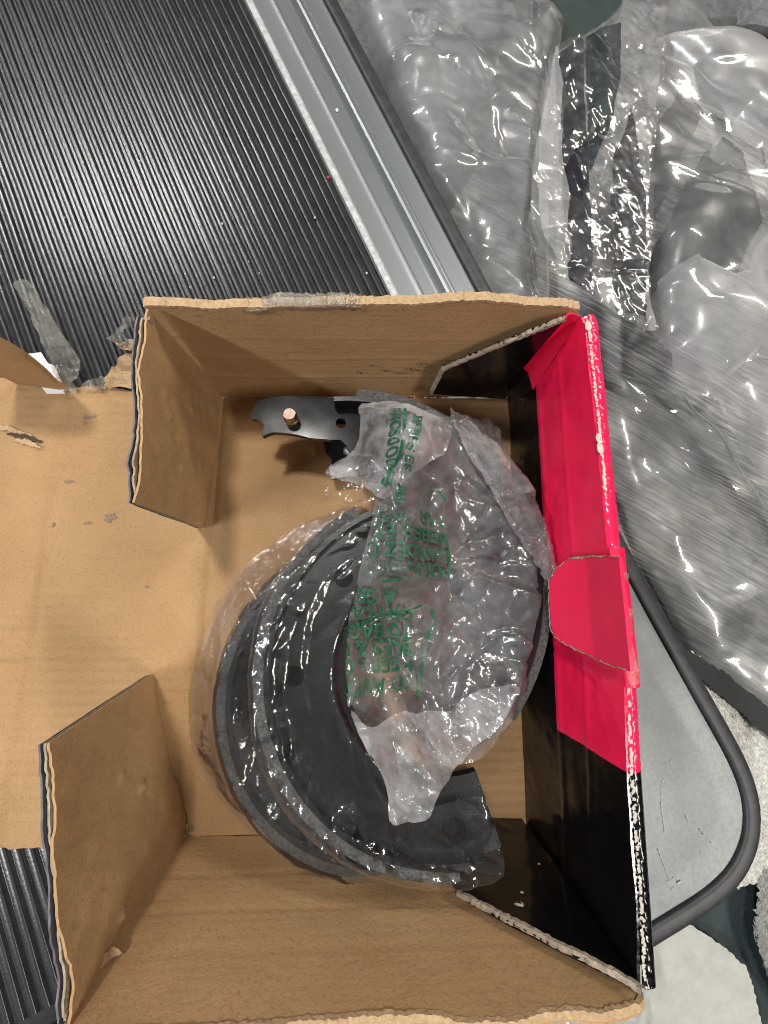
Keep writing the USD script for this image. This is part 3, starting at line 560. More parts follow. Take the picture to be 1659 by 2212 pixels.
# tab's fold over the rim, and the torn tape hanging on it
tr = [TI[k] for k in (6, 7, 8, 9)]; tro = [TO[k] + [.001, 0, 0] for k in (6, 7, 8, 9)]
obj('tab_fold', ruled(np.array(tr) + [-.0012, 0, .0014], np.array(tro) + [0, 0, .0012], 30, 6, lambda uv: .0012 * np.sin(uv[:, 1] * np.pi) + fbm2(uv, 20, 3) * .0008, .001, False)[:2], 'printed_red', wr)
tpts = UU([(1336, 1225), (1350, 1232), (1358, 1242), (1357, 1290), (1362, 1330), (1364, 1380), (1374, 1420), (1376, 1455), (1366, 1472), (1352, 1478), (1352, 1440), (1348, 1380), (1342, 1300)], HT + .002)
obj('torn_tape', plate(Polygon(rough(np.vstack([tpts, tpts[:1]]), .0005, .0015, 6)).buffer(0), 0, .0012, ((0, 0, HT + .003), (1, 0, 0), (0, 1, 0)), lambda p: crumple(p, 5, .006, .0022) - np.maximum(p[:, 0] - tpts[:, 0].mean(), 0) * .5), 'film_tape', wr, smooth=20)
# corner flaps of printed board against the back and front walls
nbw = np.cross(fback[1], fback[2]); nbw *= np.sign(nbw @ np.array([0, -1., 0]))
fq = (fback[0] + nbw * .007, fback[1], fback[2])
pf = onplane(fq, [(1222, 688), (1090, 741), (956, 798), (929, 851), (1010, 857), (1094, 862), (1094, 832), (1130, 795)])
pf[3:6, 1] = np.maximum(pf[3:6, 1], .0012)
bf = obj('corner_flap', plate(Polygon(pf).buffer(0), .0022, .003, fq, lambda p: fbm2(p, 30, 2) * .001), 'printed_black', box)
er = rough(pf[:3][::-1], .0003, .0012, 5); edge_strip(fq, er, 0, -.0012 if np.cross(fq[1], fq[2]) @ nbw > 0 else .0012, 'white_liner', bf, 61)
er = rough(np.array([pf[3], pf[2]]), .0001, .0012, 5); edge_strip(fq, er, 0, -.0022 if np.cross(fq[1], fq[2]) @ nbw > 0 else .0022, 'white_liner', bf, 62, lift=.0002)
# the folded strip between that flap and the right wall (red above, black at its foot)
sA = [UP(1095, 836, fq[0], nbw), UP(1130, 795, fq[0], nbw), UP(1222, 688, fq[0], nbw)]; sB = [BI[0] + [-.001, -.006, .002], G[24, 6] + [-.0015, 0, 0], TI[0] + [-.001, 0, -.0005]]
def tw(A_, B_, mat_, nm):
    obj(nm, ruled(A_, B_, 16, 6, lambda uv: -.0022 * np.sin(uv[:, 1] * np.pi), .001, True)[:2], mat_, bf)
tw([sA[1], sA[2]], [sB[1], sB[2]], 'printed_red', 'red_fold'); tw([sA[0], sA[1]], [sB[0], sB[1]], 'printed_black', 'black_fold')
nfw = np.cross(ffront[1], ffront[2]); nfw *= np.sign(nfw @ np.array([0, 1., 0]))
fq2 = (ffront[0] + nfw * .0065, ffront[1], ffront[2])
pf = onplane(fq2, [(1141, 1788), (1386, 2136), (1330, 2100), (1200, 2036), (1090, 1980), (987, 1926), (940, 1840)]); pf[[0, 6], 1] = .0012
bf2 = obj('corner_flap', plate(Polygon(pf).buffer(0), .0022, .003, fq2, lambda p: fbm2(p, 26, 2) * .0022 + .0012 * np.exp(-((p[:, 0] + .62 * (p[:, 1] - .0) - .028) / .002) ** 2) * (fbm2(p, 60, 3) > -.1)), 'printed_black', box)
er = rough(pf[1:6], .0003, .0012, 5); er = er if er[-1, 0] > er[0, 0] else er[::-1]
edge_strip(fq2, er, 0, -.0014, 'white_liner', bf2, 63)
# little rubbed nicks in the black print
for px, py, r_ in ((1122, 1968, .0022), (1128, 1943, .001), (1165, 1880, .0008)):
    c = UP(px, py, fq2[0], nfw); th = np.linspace(0, 2 * np.pi, 14, endpoint=False); e = np.random.default_rng(px)
    q = np.stack([np.cos(th), np.sin(th) * .8], 1) * r_ * e.uniform(.6, 1.1, (14, 1)); qi = q * .45
    V = np.vstack([c + q[:, :1] * fq2[1] + q[:, 1:] * fq2[2] + nfw * .0028, c + qi[:, :1] * fq2[1] + qi[:, 1:] * fq2[2] + nfw * .0033]); a = np.arange(14); b = np.roll(a, -1)
    obj('torn_nick', (V, np.vstack([np.stack([a, b, b + 14], 1), np.stack([a, b + 14, a + 14], 1)])), 'white_liner', bf2, smooth=False)
# smudged stamp on the back wall
fs = (fback[0] + nbw * .0016, fback[1], fback[2]); rg = np.random.default_rng(6); st = []
for (px, py, w_, h_) in [(805, 790, 10, 3), (835, 801, 14, 3), (868, 806, 18, 2.5), (888, 798, 6, 7), (905, 800, 8, 3), (918, 786, 12, 3), (918, 793, 10, 2.5), (780, 806, 6, 5), (910, 787, 3, 6)]:
    q = onplane(fs, [(px - w_ / 2, py - h_ / 2), (px + w_ / 2, py - h_ / 2 + 1), (px + w_ / 2, py + h_ / 2), (px - w_ / 2 + 1, py + h_ / 2)])
    st.append(plate(Polygon(q).convex_hull, 0, .0012, fs))
for m_ in st: obj('ink_smudge', m_, 'ink_dark', box, smooth=False)
st = []
for (px, py, w_, h_) in [(188, 903, 7, 6), (203, 900, 7, 5), (184, 914, 5, 4), (238, 1118, 14, 10), (405, 1215, 0, 0), (318, 1268, 6, 3), (118, 1134, 5, 5), (150, 1040, 10, 4), (190, 1130, 9, 3), (415, 1790, 3, 6)]:
    if w_ == 0: continue
    c = U(px, py); s_ = .00032; th = np.linspace(0, 2 * np.pi, 12, endpoint=False); q = c[:2] + np.stack([np.cos(th) * w_, np.sin(th) * h_], 1) * s_ * rg.uniform(.5, 1.1, (12, 1))
    st.append(plate(Polygon(q).buffer(0), 0, .001, ((0, 0, .0004), (1, 0, 0), (0, 1, 0)), flatwarp))
simple('grey_smudge', (.255, .175, .105), .85, col2=(.19, .14, .10), scale=900)
for m_ in st: obj('grey_smudge', m_, 'grey_smudge', box, smooth=False)

# ------------------------------------------------------------------ brake shoes (each a flat crescent web, curved rim and friction lining)
import manifold3d as m3
def ring_sector(r0, r1, a0, a1, n=60):
    t = np.radians(np.linspace(a0, a1, n)); return np.vstack([np.stack([r1 * np.cos(t), r1 * np.sin(t)], 1), np.stack([r0 * np.cos(t[::-1]), r0 * np.sin(t[::-1])], 1)])
SH = []
def brake_shoe(c, R, a0, a1, zb, hgt, label, web='shoe_paint', win=.040, holes=(), tilt=(0, 0), pin=None, over=6, narrow=0.0, nr=.0055, endp=None, notch=None, wz=.88):
    """c: centre (x, y); angles in degrees, world axes; zb: underside; hgt: rim width."""
    t = thing('brake_shoe', label, 'brake shoe', (c[0], c[1], zb))
    ct, st_ = math.radians(tilt[0]), math.radians(tilt[1])
    def put(v):
        v = np.asarray(v, float).copy(); v[:, 2] += v[:, 0] * math.tan(ct) + v[:, 1] * math.tan(st_); return v + [c[0], c[1], zb]
    zm = hgt * wz - .002
    # web outline with notched ends
    aa = np.linspace(a0 - 6, a1 + over, 90); ri = []
    for a in aa:
        u = (a - a0) / (a1 - a0); e = min(abs(u), abs(1 - u)); ri.append(R - .0075 - win * (1 - narrow * math.exp(-((1.0 - u) / .30) ** 2)) + .003 * math.cos(u * 2 * math.pi) - .002)
    ri = np.array(ri); th = np.radians(aa); ro = np.full(len(aa), R - .0072)
    if endp is not None:
        e = np.array(endp); k = aa > e[0, 0]; ro[k] = np.interp(aa[k], e[:, 0], e[:, 1]) * R; ri[k] = np.interp(aa[k], e[:, 0], e[:, 2]) * R
        b_ = np.clip((aa - e[0, 0] + 25) / 25, 0, 1); b_ = np.where(k, 0, b_ ** 2); ri = ri * (1 - b_) + e[0, 2] * R * b_
    outer = np.stack([ro * np.cos(th), ro * np.sin(th)], 1); innr = np.stack([ri * np.cos(th), ri * np.sin(th)], 1)
    w_ = Polygon(np.vstack([outer, innr[::-1]])).buffer(0)
    for a, sg in ((a0 - 6, -1), (a1 + over, 1)):
        a_ = math.radians(a); rm = R - .0075 - win * (1 - narrow) * .55; nt = Point(rm * math.cos(a_) - sg * math.sin(a_) * .003, rm * math.sin(a_) + sg * math.cos(a_) * .003).buffer(nr)
        if notch is not None and sg > 0: na, nr_ = math.radians(notch[0]), notch[1] * R; nt = Point(nr_ * math.cos(na), nr_ * math.sin(na)).buffer(nr)
        w_ = w_.difference(nt)
    for (ha, hr, rr) in holes:
        q = math.radians(ha); w_ = w_.difference(Point(hr * math.cos(q), hr * math.sin(q)).buffer(rr))
    w_ = max(getattr(w_, 'geoms', [w_]), key=lambda g: g.area).buffer(-.0008).buffer(.0008)
    v, f_ = plate(w_, .0042, .0028, ((0, 0, zm + .002), (1, 0, 0), (0, 1, 0)), lambda p: fbm2(p, 40, 3) * .0004)
    web_ = obj('web', (put(v), f_), web, t, smooth=40)
    tb = trimesh.creation.extrude_polygon(Polygon(ring_sector(R - .0078, R - .0052, a0, a1)), hgt, engine='earcut')
    obj('shoe_table', (put(tb.vertices), tb.faces), 'shoe_paint', t, smooth=30)
    g = (a1 - a0) * .05
    lv = trimesh.creation.extrude_polygon(Polygon(ring_sector(R - .0050, R, a0 + g, a1 - g, 80)), hgt - .003, engine='earcut')
    obj('lining', (put(lv.vertices + [0, 0, .0015]), lv.faces), 'lining', t, smooth=30)
    SH.append((c, R, a0 - 6, a1 + over, zb, hgt, R - .0075 - win, zm + .002, (math.tan(ct), math.tan(st_))))
    if pin:
        pa, prr = math.radians(pin[0]), pin[1]; pc = np.array([prr * math.cos(pa), prr * math.sin(pa), zm + .002])
        prof_ = np.array([[0, 0], [.0038, 0], [.0038, .003], [.0031, .0038], [.0031, .0050], [.0038, .0058], [.0038, .0086], [.0032, .0096], [0, .0096]])
        pv = trimesh.creation.revolve(prof_[::1], sections=28)
        p = obj('anchor_pin', (put(pv.vertices + pc), pv.faces), 'pin_gold', t, smooth=35)
        fv = trimesh.creation.cylinder(.0031, .0006, sections=28); obj('pin_face', (put(fv.vertices + pc + [0, 0, .0098]), fv.faces), 'pin_face', p, smooth=35)
    return t
def circ(pts, z, R=None):
    q = UU(pts, z)
    A_ = np.c_[2 * q, np.ones(len(q))]; x = np.linalg.lstsq(A_, (q ** 2).sum(1), rcond=None)[0]; return x[:2], math.sqrt(x[2] + x[0] ** 2 + x[1] ** 2)
cl, RL = circ([(640, 1185), (585, 1300), (552, 1500), (572, 1640), (640, 1765), (740, 1862), (880, 1905), (1000, 1905)], .0715)
clow = circ([(530, 1260), (482, 1400), (465, 1520), (485, 1640), (560, 1780), (640, 1840)], .034)[0]; clow = UU([(467, 1520)], .034)[0] + [RL, .002]
print('shoe', cl, RL, clow)
# picture angle (y down) -> world angle: negate
brake_shoe(clow, RL, -258, -82, .002, .034, 'lower of two black brake shoes in the clear bag, nearest the torn left side', nr=.003, win=.032, holes=((-180, RL - .026, .005), (-150, RL - .026, .004)))
brake_shoe(cl, RL, -250, -78, .0375, .034, 'upper black brake shoe in the clear bag, with two holes near its front end', nr=.0035, win=.029, narrow=-.15, holes=((-178, RL * .79, .0046), (-107, RL * .81, .0052), (-87, RL * .79, .0055), (-222, RL - .024, .0045)))
cr = U(752, 1262, .045)[:2]
RR = (U(752 + 425, 1262, .045)[0] - U(752, 1262, .045)[0])
brake_shoe(cr, RR, -46, 95, .020, .034, 'black brake shoe with a gold pin sticking out bare by the back wall', web='bare_web', holes=((93.3, RR * .846, .0030), (60, RR - .025, .005), (10, RR - .025, .005)), pin=(109.7, RR * .906), win=.050, wz=.68, over=26, nr=.0050, notch=(121.5, .955), endp=[(93, .945, .755), (95, .985, .757), (97, 1.0, .757), (105, 1.03, .785), (112, 1.065, .845), (117, 1.08, .885), (119, 1.05, .89), (123, 1.01, .89)])
brake_shoe(cr + [.004, -.004], RR, -60, 97, .002 - .0012, .017, 'lowest brake shoe under the printed bag along the printed wall', win=.030)

# ------------------------------------------------------------------ clear bags inside the box: film drawn over the shoes
def obstacle(X, Y, which):
    Z = np.full(X.shape, .0012)
    for k in which:
        c, R, a0, a1, zb, h, ri, zw, tl = SH[k]; dx, dy = X - c[0], Y - c[1]; r = np.hypot(dx, dy); a = np.degrees(np.arctan2(dy, dx))
        mid = (a0 + a1) / 2; da = (a - mid + 180) % 360 - 180; ins = np.abs(da) <= (a1 - a0) / 2
        Z = np.where(ins & (r < R + .0012) & (r > R - .010), np.maximum(Z, zb + h + .0010), Z); Z = np.where(ins & (r <= R - .010) & (r > ri), np.maximum(Z, zb + zw + .0012), Z)
    return Z
def drape(which, x0, x1, y0, y1, h=.0012, its=260, fall=.0012, sag=.45, extra=None):
    X, Y = np.meshgrid(np.arange(x0, x1, h), np.arange(y0, y1, h), indexing='ij'); O = obstacle(X, Y, which)
    if extra is not None: O = np.maximum(O, extra(X, Y))
    Z = gaussian_filter(O, 6)
    for k in range(its):
        Z = np.maximum(O, gaussian_filter(Z, 1.2) - fall * .02)
    Z = gaussian_filter(Z, .8)
    return RegularGridInterpolator((X[:, 0], Y[0]), Z, bounds_error=False, fill_value=None)
def sheet(name, poly, zfun, mat_, parent, step=.0011, seed=0, ragged=.0006, smooth=24, label=None):
    p = np.asarray(poly)
    if mat_.startswith('film') and mat_ != 'film_tape':
        for _ in range(2): nx = np.roll(p, -1, 0); p = np.stack([p * .78 + nx * .22, p * .22 + nx * .78], 1).reshape(-1, 2)
        ragged = ragged * .4
    e = rough(np.vstack([p, p[:1]]), ragged, .0022, seed); g = Polygon(e).buffer(0); g = max(getattr(g, 'geoms', [g]), key=lambda q: q.area)
    q, t, _ = fill(g, step, seed); z = zfun(q)
    return obj(name, (np.c_[q, z], t), mat_, parent, smooth=smooth, label=label)
b1 = thing('plastic_bag', 'clear crinkled plastic bag drawn tight over the two stacked brake shoes', 'plastic bag', (cl[0], cl[1], 0), kind=None)
def pol(q): v = q - cl; return np.stack([np.hypot(v[:, 0], v[:, 1]), RL * .85 * np.arctan2(v[:, 1], -v[:, 0])], 1)
dA = drape([1], -.06, .24, -.05, .30, its=120, extra=lambda X, Y: np.full(X.shape, .046)); dB = drape([0], -.06, .24, -.05, .30, its=70)
def zA(q): p_ = pol(q); return dA(q) + .0008 + np.abs(crumple(p_, 3, .018, .0019, .15, (1, 3.6), 2, .45)) + crumple(p_, 13, .0050, .00085, .5, (1, 1.5), 2, .6) * np.clip((p_[:, 0] - RL + .017) / .006, 0, 1)
def zB1(q): return dB(q) + .0008 + np.abs(crumple(pol(q), 5, .014, .0022, .3, (1, 1.8), 3, .5))
PA = [(545, 1420), (558, 1330), (592, 1260), (640, 1180), (700, 1120), (780, 1080), (825, 1082), (812, 1130), (790, 1190), (770, 1260), (752, 1330), (742, 1400), (742, 1470), (765, 1545), (800, 1610), (830, 1670), (850, 1730), (930, 1735), (1000, 1712), (1055, 1716), (1070, 1750), (1066, 1790), (1080, 1830), (1072, 1890), (1030, 1914), (930, 1920), (850, 1914), (740, 1880), (660, 1810), (590, 1720), (555, 1620), (540, 1500)]
sheet('film', [U(a, b, .066)[:2] for a, b in PA], zA, 'film_bag', b1, seed=4)
PB1 = [(405, 1600), (412, 1500), (424, 1420), (450, 1330), (505, 1240), (560, 1180), (640, 1130), (700, 1098), (780, 1075), (780, 1160), (700, 1230), (640, 1330), (610, 1450), (610, 1580), (650, 1690), (720, 1790), (820, 1860), (820, 1912), (740, 1900), (640, 1880), (560, 1826), (500, 1760), (440, 1680)]
sheet('film', [U(a, b, .006 if a < 560 else .022)[:2] for a, b in PB1], zB1, 'film_loose', b1, seed=6)
P1b = [(405, 1600), (424, 1420), (505, 1240), (640, 1130), (780, 1090), (780, 1250), (740, 1470), (850, 1730), (1060, 1730), (1070, 1890), (740, 1900), (560, 1830), (440, 1690)]
sheet('film', [U(a, b, .002)[:2] for a, b in P1b], lambda q: .0016 + np.abs(crumple(q, 23, .014, .001)), 'film_clear', b1, step=.003, seed=5)

b2 = thing('plastic_bag', 'crumpled clear plastic bag printed with green warning text, beside the printed wall', 'plastic bag', (cr[0], cr[1], 0))
def mound(X, Y):
    c = U(930, 1300, .05); r = ((X - c[0]) / .045) ** 2 + ((Y - c[1]) / .085) ** 2; c2 = U(860, 960, .06); r2 = ((X - c2[0]) / .026) ** 2 + ((Y - c2[1]) / .035) ** 2
    return .047 * np.exp(-r * .8) + .058 * np.exp(-r2)
d2 = drape([1, 2, 3], -.06, .24, -.05, .31, extra=mound)
e2r = Polygon([U(a, b, .058)[:2] for a, b in [(808, 1095), (845, 980), (880, 905), (975, 893), (1110, 1110), (1172, 1215), (1168, 1300), (1138, 1500), (1100, 1580), (1040, 1630), (960, 1640), (880, 1600), (748, 1515), (742, 1440), (752, 1340), (796, 1160)]]).exterior
def z2(q): return d2(q) + .0030 - .005 * np.exp(-shapely.distance(e2r, shapely.points(q)) / .004) + .0050 * np.abs(np.sin(q[:, 0] / .0065 + 5 * fbm2(q, 26, 5) + q[:, 1] * 30)) * np.exp(-((q[:, 0] - U(880, 1300, .06)[0]) / .022) ** 2) + np.abs(crumple(q, 31, .026, .0070, 1.4, (1, 2.4), 3, .42)) + crumple(q, 14, .006, .0006, .3, (1, 1.8), 2, .5)
P2 = [(808, 1095), (822, 1050), (845, 980), (880, 905), (925, 885), (975, 893), (1012, 945), (1055, 1015), (1110, 1110), (1172, 1215), (1168, 1300), (1150, 1420), (1138, 1500), (1100, 1580), (1040, 1630), (960, 1640), (880, 1600), (800, 1575), (748, 1515), (742, 1440), (752, 1340), (772, 1250), (796, 1160)]
Z2 = .058
film2 = sheet('printed_film', [U(a, b, Z2)[:2] for a, b in P2], z2, 'film_text', b2, seed=7)
# loose gathered mouth of the bag (cloudy, standing up) and its lower hem
e2m = Polygon([U(a, b, .072)[:2] for a, b in [(772, 856), (880, 872), (968, 897), (985, 930), (915, 1010), (850, 1070), (818, 1092), (760, 1040), (696, 1000), (738, 972), (775, 955)]]).exterior
def z2m(q): return - .006 * np.exp(-shapely.distance(e2m, shapely.points(q)) / .0035) + .0035 * np.abs(np.sin((q[:, 0] * .5 + q[:, 1]) / .0045 + 4 * fbm2(q, 40, 3))) + d2(q) + .010 + np.abs(crumple(q, 41, .018, .0065, .9, (1, 2.0), 3, .4))
sheet('bag_mouth', [U(a, b, .072)[:2] for a, b in [(772, 856), (800, 855), (880, 872), (968, 897), (985, 930), (960, 985), (915, 1010), (880, 1040), (850, 1070), (818, 1092), (790, 1062), (760, 1040), (735, 1030), (700, 1012), (696, 1000), (738, 972), (775, 955), (780, 900)]], z2m, 'film_milky', b2, seed=8, smooth=20)
sheet('bag_neck', [U(a, b, .05)[:2] for a, b in [(700, 1000), (780, 985), (815, 1085), (790, 1095), (700, 1080), (680, 1085), (700, 1050)]], lambda q: d2(q) * .7 + .004 + np.abs(crumple(q, 42, .012, .004, .9, (1, 1.6), 3, .4)), 'film_bag', b2, seed=9)
sheet('bag_hem', [U(a, b, .074)[:2] for a, b in [(750, 1515), (800, 1575), (850, 1560), (905, 1545), (985, 1560), (1005, 1535), (1050, 1505), (1120, 1490), (1140, 1492), (1098, 1570), (1060, 1610), (1020, 1632), (985, 1665), (940, 1690), (912, 1735), (885, 1750), (832, 1745), (836, 1690), (818, 1640), (780, 1590)]],
      lambda q: d2(q) + .014 + np.abs(crumple(q, 43, .017, .007, .2, (1, 1.5), 3, .4)), 'film_milky', b2, seed=10, smooth=20)
sheet('back_fold', [U(a, b, .045)[:2] for a, b in [(955, 905), (985, 880), (1040, 870), (1085, 860), (1106, 858), (1118, 900), (1130, 980), (1154, 1080), (1180, 1190), (1178, 1300), (1120, 1200), (1040, 1060), (980, 980)]],
      lambda q: d2(q) + .004 + np.abs(crumple(q, 44, .011, .0040, .5, (1, 1.4), 4, .6)), 'film_bubble', b2, seed=11)
# green warning print, lying on the film and turned upside down
def lettering(lines, origin, ux, uy, hgt, name='green_print', zoff=.0010, zf=z2, pz=Z2, clip=None):
    """origin: picture point of the first letter; ux: picture direction of reading; uy: picture direction of letter tops."""
    V, Fc, n = [], [], 0; clip = clip or CLIP
    o = U(*origin, pz)[:2]; ex = U(origin[0] + ux[0] * 50, origin[1] + ux[1] * 50, pz)[:2] - o; ey = U(origin[0] + uy[0] * 50, origin[1] + uy[1] * 50, pz)[:2] - o
    ex /= np.linalg.norm(ex); ey /= np.linalg.norm(ey)
    for text, dx, dy in lines:
        t = meshkit.text_mesh(text, hgt, .0002, True); v, f2 = trimesh.remesh.subdivide_to_size(t.vertices[:, :3], t.faces, .0016)
        q = o + (v[:, :1] + dx) * ex + (v[:, 1:2] + dy) * ey; q = q + np.stack([crumple(q, 61, .014, .0009), crumple(q, 62, .014, .0009)], 1); c3 = q[f2].mean(1); f2 = f2[shapely.contains_xy(clip, c3[:, 0], c3[:, 1])]; f2 = f2[facets(q[f2].mean(1), .006, 1, 63) > -.97]
        V.append(np.c_[q, v[:, 2]]); Fc.append(f2 + n); n += len(v)
    V = np.vstack(V); V[:, 2] += zf(V[:, :2]) + zoff
    return obj(name, (V, np.vstack(Fc)), 'ink_green', film2, smooth=False)
CLIP = Polygon([U(a, b, Z2)[:2] for a, b in P2]).buffer(-.001); MC = Polygon([U(a, b, .072)[:2] for a, b in [(772, 856), (880, 872), (968, 897), (985, 930), (940, 1020), (870, 1100), (810, 1100), (760, 1040), (775, 955)]])
LH = .0062
lettering([('TO AVOIDING SUF', 0, 0), ('KEEPS G AW', 0, -.0084), ('BLES & EN DO', .0, -.0168), ('TO BAG BEDS.', .0, -.0252), ('OR PLAY PE BAG IS', .0, -.0336)], (898, 1466), (-1, -.06), (.04, 1), LH)
lettering([('POUR EVITER SOUF', 0, 0), ('GARDEZ CAN', 0, -.0084), ('BEBES ET CE', 0, -.0168), ('PAR SACS', 0, -.0252)], (972, 1222), (-1, -.05), (.04, 1), LH)
lettering([('A SEMI', 0, 0)], (852, 1274), (-1, -.04), (.04, 1), .0064)
lettering([('PAC50009 3', 0, 0)], (842, 898), (-.12, 1), (1, .12), .0044, zf=z2m, pz=.075, zoff=.0008, clip=MC)
lettering([('BEBES EST AMRS', 0, 0)], (884, 925), (-.22, 1), (1, .22), .0040, zf=z2m, pz=.075, zoff=.0008, clip=MC)
def rule(pts, wd=.0007, zf=z2, pz=Z2, zoff=.0006):
    l = LineString([U(a, b, pz)[:2] for a, b in pts]).buffer(wd, cap_style='flat'); q, t, _ = fill(l, .0009); obj('print_border', (np.c_[q, zf(q) + zoff], t), 'ink_green', film2, smooth=False)
rule([(905, 1515), (915, 1440), (932, 1370), (940, 1340), (938, 1322), (925, 1308), (905, 1310), (880, 1322), (840, 1325), (790, 1340), (745, 1352)])
rule([(905, 1080), (925, 1062), (945, 1064), (955, 1080), (958, 1120), (968, 1170), (975, 1205), (970, 1230), (950, 1240), (900, 1246), (820, 1255)])
rule([(868, 905), (864, 960), (858, 1000), (838, 1030), (830, 1060)], zf=z2m, pz=.075, zoff=.0008)

# ------------------------------------------------------------------ scraps on the mat beside the box
tp_ = UU([(22, 612), (45, 603), (70, 612), (85, 640), (105, 680), (135, 725), (165, 765), (172, 780), (165, 810), (150, 850), (130, 845), (112, 800), (95, 760), (75, 720), (55, 670), (40, 640)], .008)
sc1 = thing('tape_strip', 'crumpled strip of clear packing tape lying on the ribbed mat, left edge', 'packing tape', (*tp_.mean(0), 0))
sheet('film', tp_, lambda q: .0035 + np.abs(crumple(q, 51, .012, .006, .9, (1, 2.5), 3, .45)), 'film_tape', sc1, seed=12)
tag(obj('paper_label', plate(UU([(52, 765), (90, 762), (104, 785), (118, 790), (136, 830), (140, 850), (100, 850), (70, 810)], .002), .0002, .003, ((0, 0, .0022), (1, 0, 0), (0, 1, 0)), lambda p: fbm2(p, 60, 3) * .002), 'label_white', None), 'scrap of white paper label under the strip of clear tape', 'paper label')
ta = UU([(80, 1000)], 0)
f1 = UU([(225, 835), (245, 800), (262, 770), (290, 752), (300, 748), (300, 800), (285, 838)], .004)
sc2 = thing('torn_cardboard', 'torn tongue of brown cardboard poking out from behind the left back flap', 'cardboard scrap', (*f1.mean(0), 0))
sheet('brown_liner', f1, lambda q: .003 + np.abs(crumple(q, 52, .016, .004, .9)), 'torn_paper', sc2, seed=13)
f2_ = UU([(232, 735), (240, 722), (262, 712), (278, 690), (285, 688), (288, 695), (268, 715), (268, 728), (305, 738), (300, 750), (262, 748)], .008)
sheet('curled_tape', f2_, lambda q: .007 + np.abs(crumple(q, 53, .010, .005, .9)), 'film_tape', sc2, seed=14)
sheet('brown_sliver', UU([(250, 742), (280, 735), (306, 738), (306, 752), (270, 757)], .006), lambda q: .0055 + np.abs(crumple(q, 54, .01, .003)), 'torn_paper', sc2, seed=15)
f3_ = UU([(178, 842), (190, 825), (215, 810), (228, 812), (228, 842)], .004)
sc3 = thing('tape_strip', 'small crinkled bit of clear tape by the torn cardboard tongue', 'packing tape', (*f3_.mean(0), 0))
sheet('film', f3_, lambda q: .002 + np.abs(crumple(q, 55, .006, .004)), 'film_tape', sc3, seed=16)

# ------------------------------------------------------------------ behind the counter: clear bags, clothes, sheet
def lowsheet(name, pts, z, mat_, parent, seed, big=.05, amp=.016, ang=0.0, st=(1, 1.6), step=.0028, dome=0.0, label=None, smooth=18, oct_=3, fall=.30, edge=None):
    q0 = UU(pts, z); c = q0.mean(0); s_ = q0.std(0) + 1e-6; rim_ = Polygon(q0).exterior; edge = .022 if edge is None and mat_.startswith('film') else (edge or 0)
    def zf(q): return z + np.abs(crumple(q, seed, big, amp * .6, ang, st, oct_, fall)) + .03 * amp / .016 * fbm2(q, 14, seed, 2) - (edge * np.exp(-shapely.distance(rim_, shapely.points(q)) / .009) if edge else 0) + dome * np.exp(-(((q - c) / s_) ** 2).sum(1) * .5)
    return sheet(name, q0, zf, mat_, parent, step=step, seed=seed, ragged=.0008, smooth=smooth, label=label)
# ribbed grey fabric the bags lie on
q0 = UU([(760, -160), (1900, -160), (1900, 1560), (1530, 1560), (1000, 1000), (700, -160)], ZL)
rb0 = np.array([.26, .02]); rd = np.array([.87, -.50]); rd /= np.linalg.norm(rd); rp = np.array([.50, .87])
al = np.arange(-.25, .55, .006); ac = np.arange(-.30, .62, .0036 / 6)
A, S = np.meshgrid(al, ac, indexing='ij'); P_ = np.array([.24, .12]) + A[..., None] * rd + S[..., None] * rp; pp = P_.reshape(-1, 2)
ph = S.ravel() / .0036 + 1.2 * fbm2(pp, 8, 4)
zz = ZL + .0013 * np.abs(np.sin(np.pi * ph)) + .022 * (fbm2(pp, 6, 8)) + .004 * np.abs(np.sin(np.pi * A.ravel() / .011)) * .25
mk = shapely.contains_xy(Polygon(q0), pp[:, 0], pp[:, 1]); n_ = len(ac)
i = (np.arange(len(al) - 1)[:, None] * n_ + np.arange(n_ - 1)).ravel(); i = i[mk[i]]
mat('knit', {'g': ('geometry', {}), 'vr': ('vector_rotate', {'rotate_type': 'z_axis', 'angle': .52}), 'mp': ('mapping', {'scale': (26, 420, 30)}), 'n': ('noise_texture', {'scale': 1.0, 'detail': 4.0}), 'n2': ('noise_texture', {'scale': 16.0, 'detail': 3.0}),
    'ad': ('math', {'math_type': 'add'}), 'r': ('rgb_ramp', {'ramp': [(.36, (.07, .07, .072)), (.50, (.22, .22, .222)), (.66, (.52, .51, .48))]}), 'hf': ('math', {'math_type': 'multiply', 'value2': .5}), 'p': ('principled_bsdf', {'roughness': .7})},
    [('g.position', 'vr.vector'), ('vr.vector', 'mp.vector'), ('mp.vector', 'n.vector'), ('g.position', 'n2.vector'), ('n.fac', 'ad.value1'), ('n2.fac', 'ad.value2'), ('ad.value', 'hf.value1'), ('hf.value', 'r.fac'), ('r.color', 'p.base_color')])
v = np.c_[pp, zz]; fq_ = np.vstack([np.stack([i, i + n_, i + n_ + 1], 1), np.stack([i, i + n_ + 1, i + 1], 1)]); us = np.unique(fq_); re = np.zeros(len(v), int); re[us] = np.arange(len(us))
tag(obj('ribbed_fabric', (v[us], re[fq_]), 'knit', smooth=60), 'grey ribbed fabric spread beneath the clear bags beyond the counter', 'fabric')
tag(lowsheet('green_cloth', [(1080, -120), (1360, -120), (1330, 60), (1250, 95), (1180, 130), (1120, 60)], ZL + .03, 'green_cloth', None, 71, .06, .010), 'dark green cloth half hidden at the top between the clear bags', 'cloth')
cn = lowsheet('knit_garment', [(1540, -120), (1900, -120), (1900, 160), (1680, 100), (1600, 60)], ZL + .035, 'floor_cloth', None, 72, .06, .012)
tag(cn, 'grey knitted garment in the top right corner', 'garment')
gA = thing('clear_bag', 'shiny clear plastic bag lying right along the black counter bumper', 'plastic bag', (*U(960, 300, ZL)[:2], ZL))
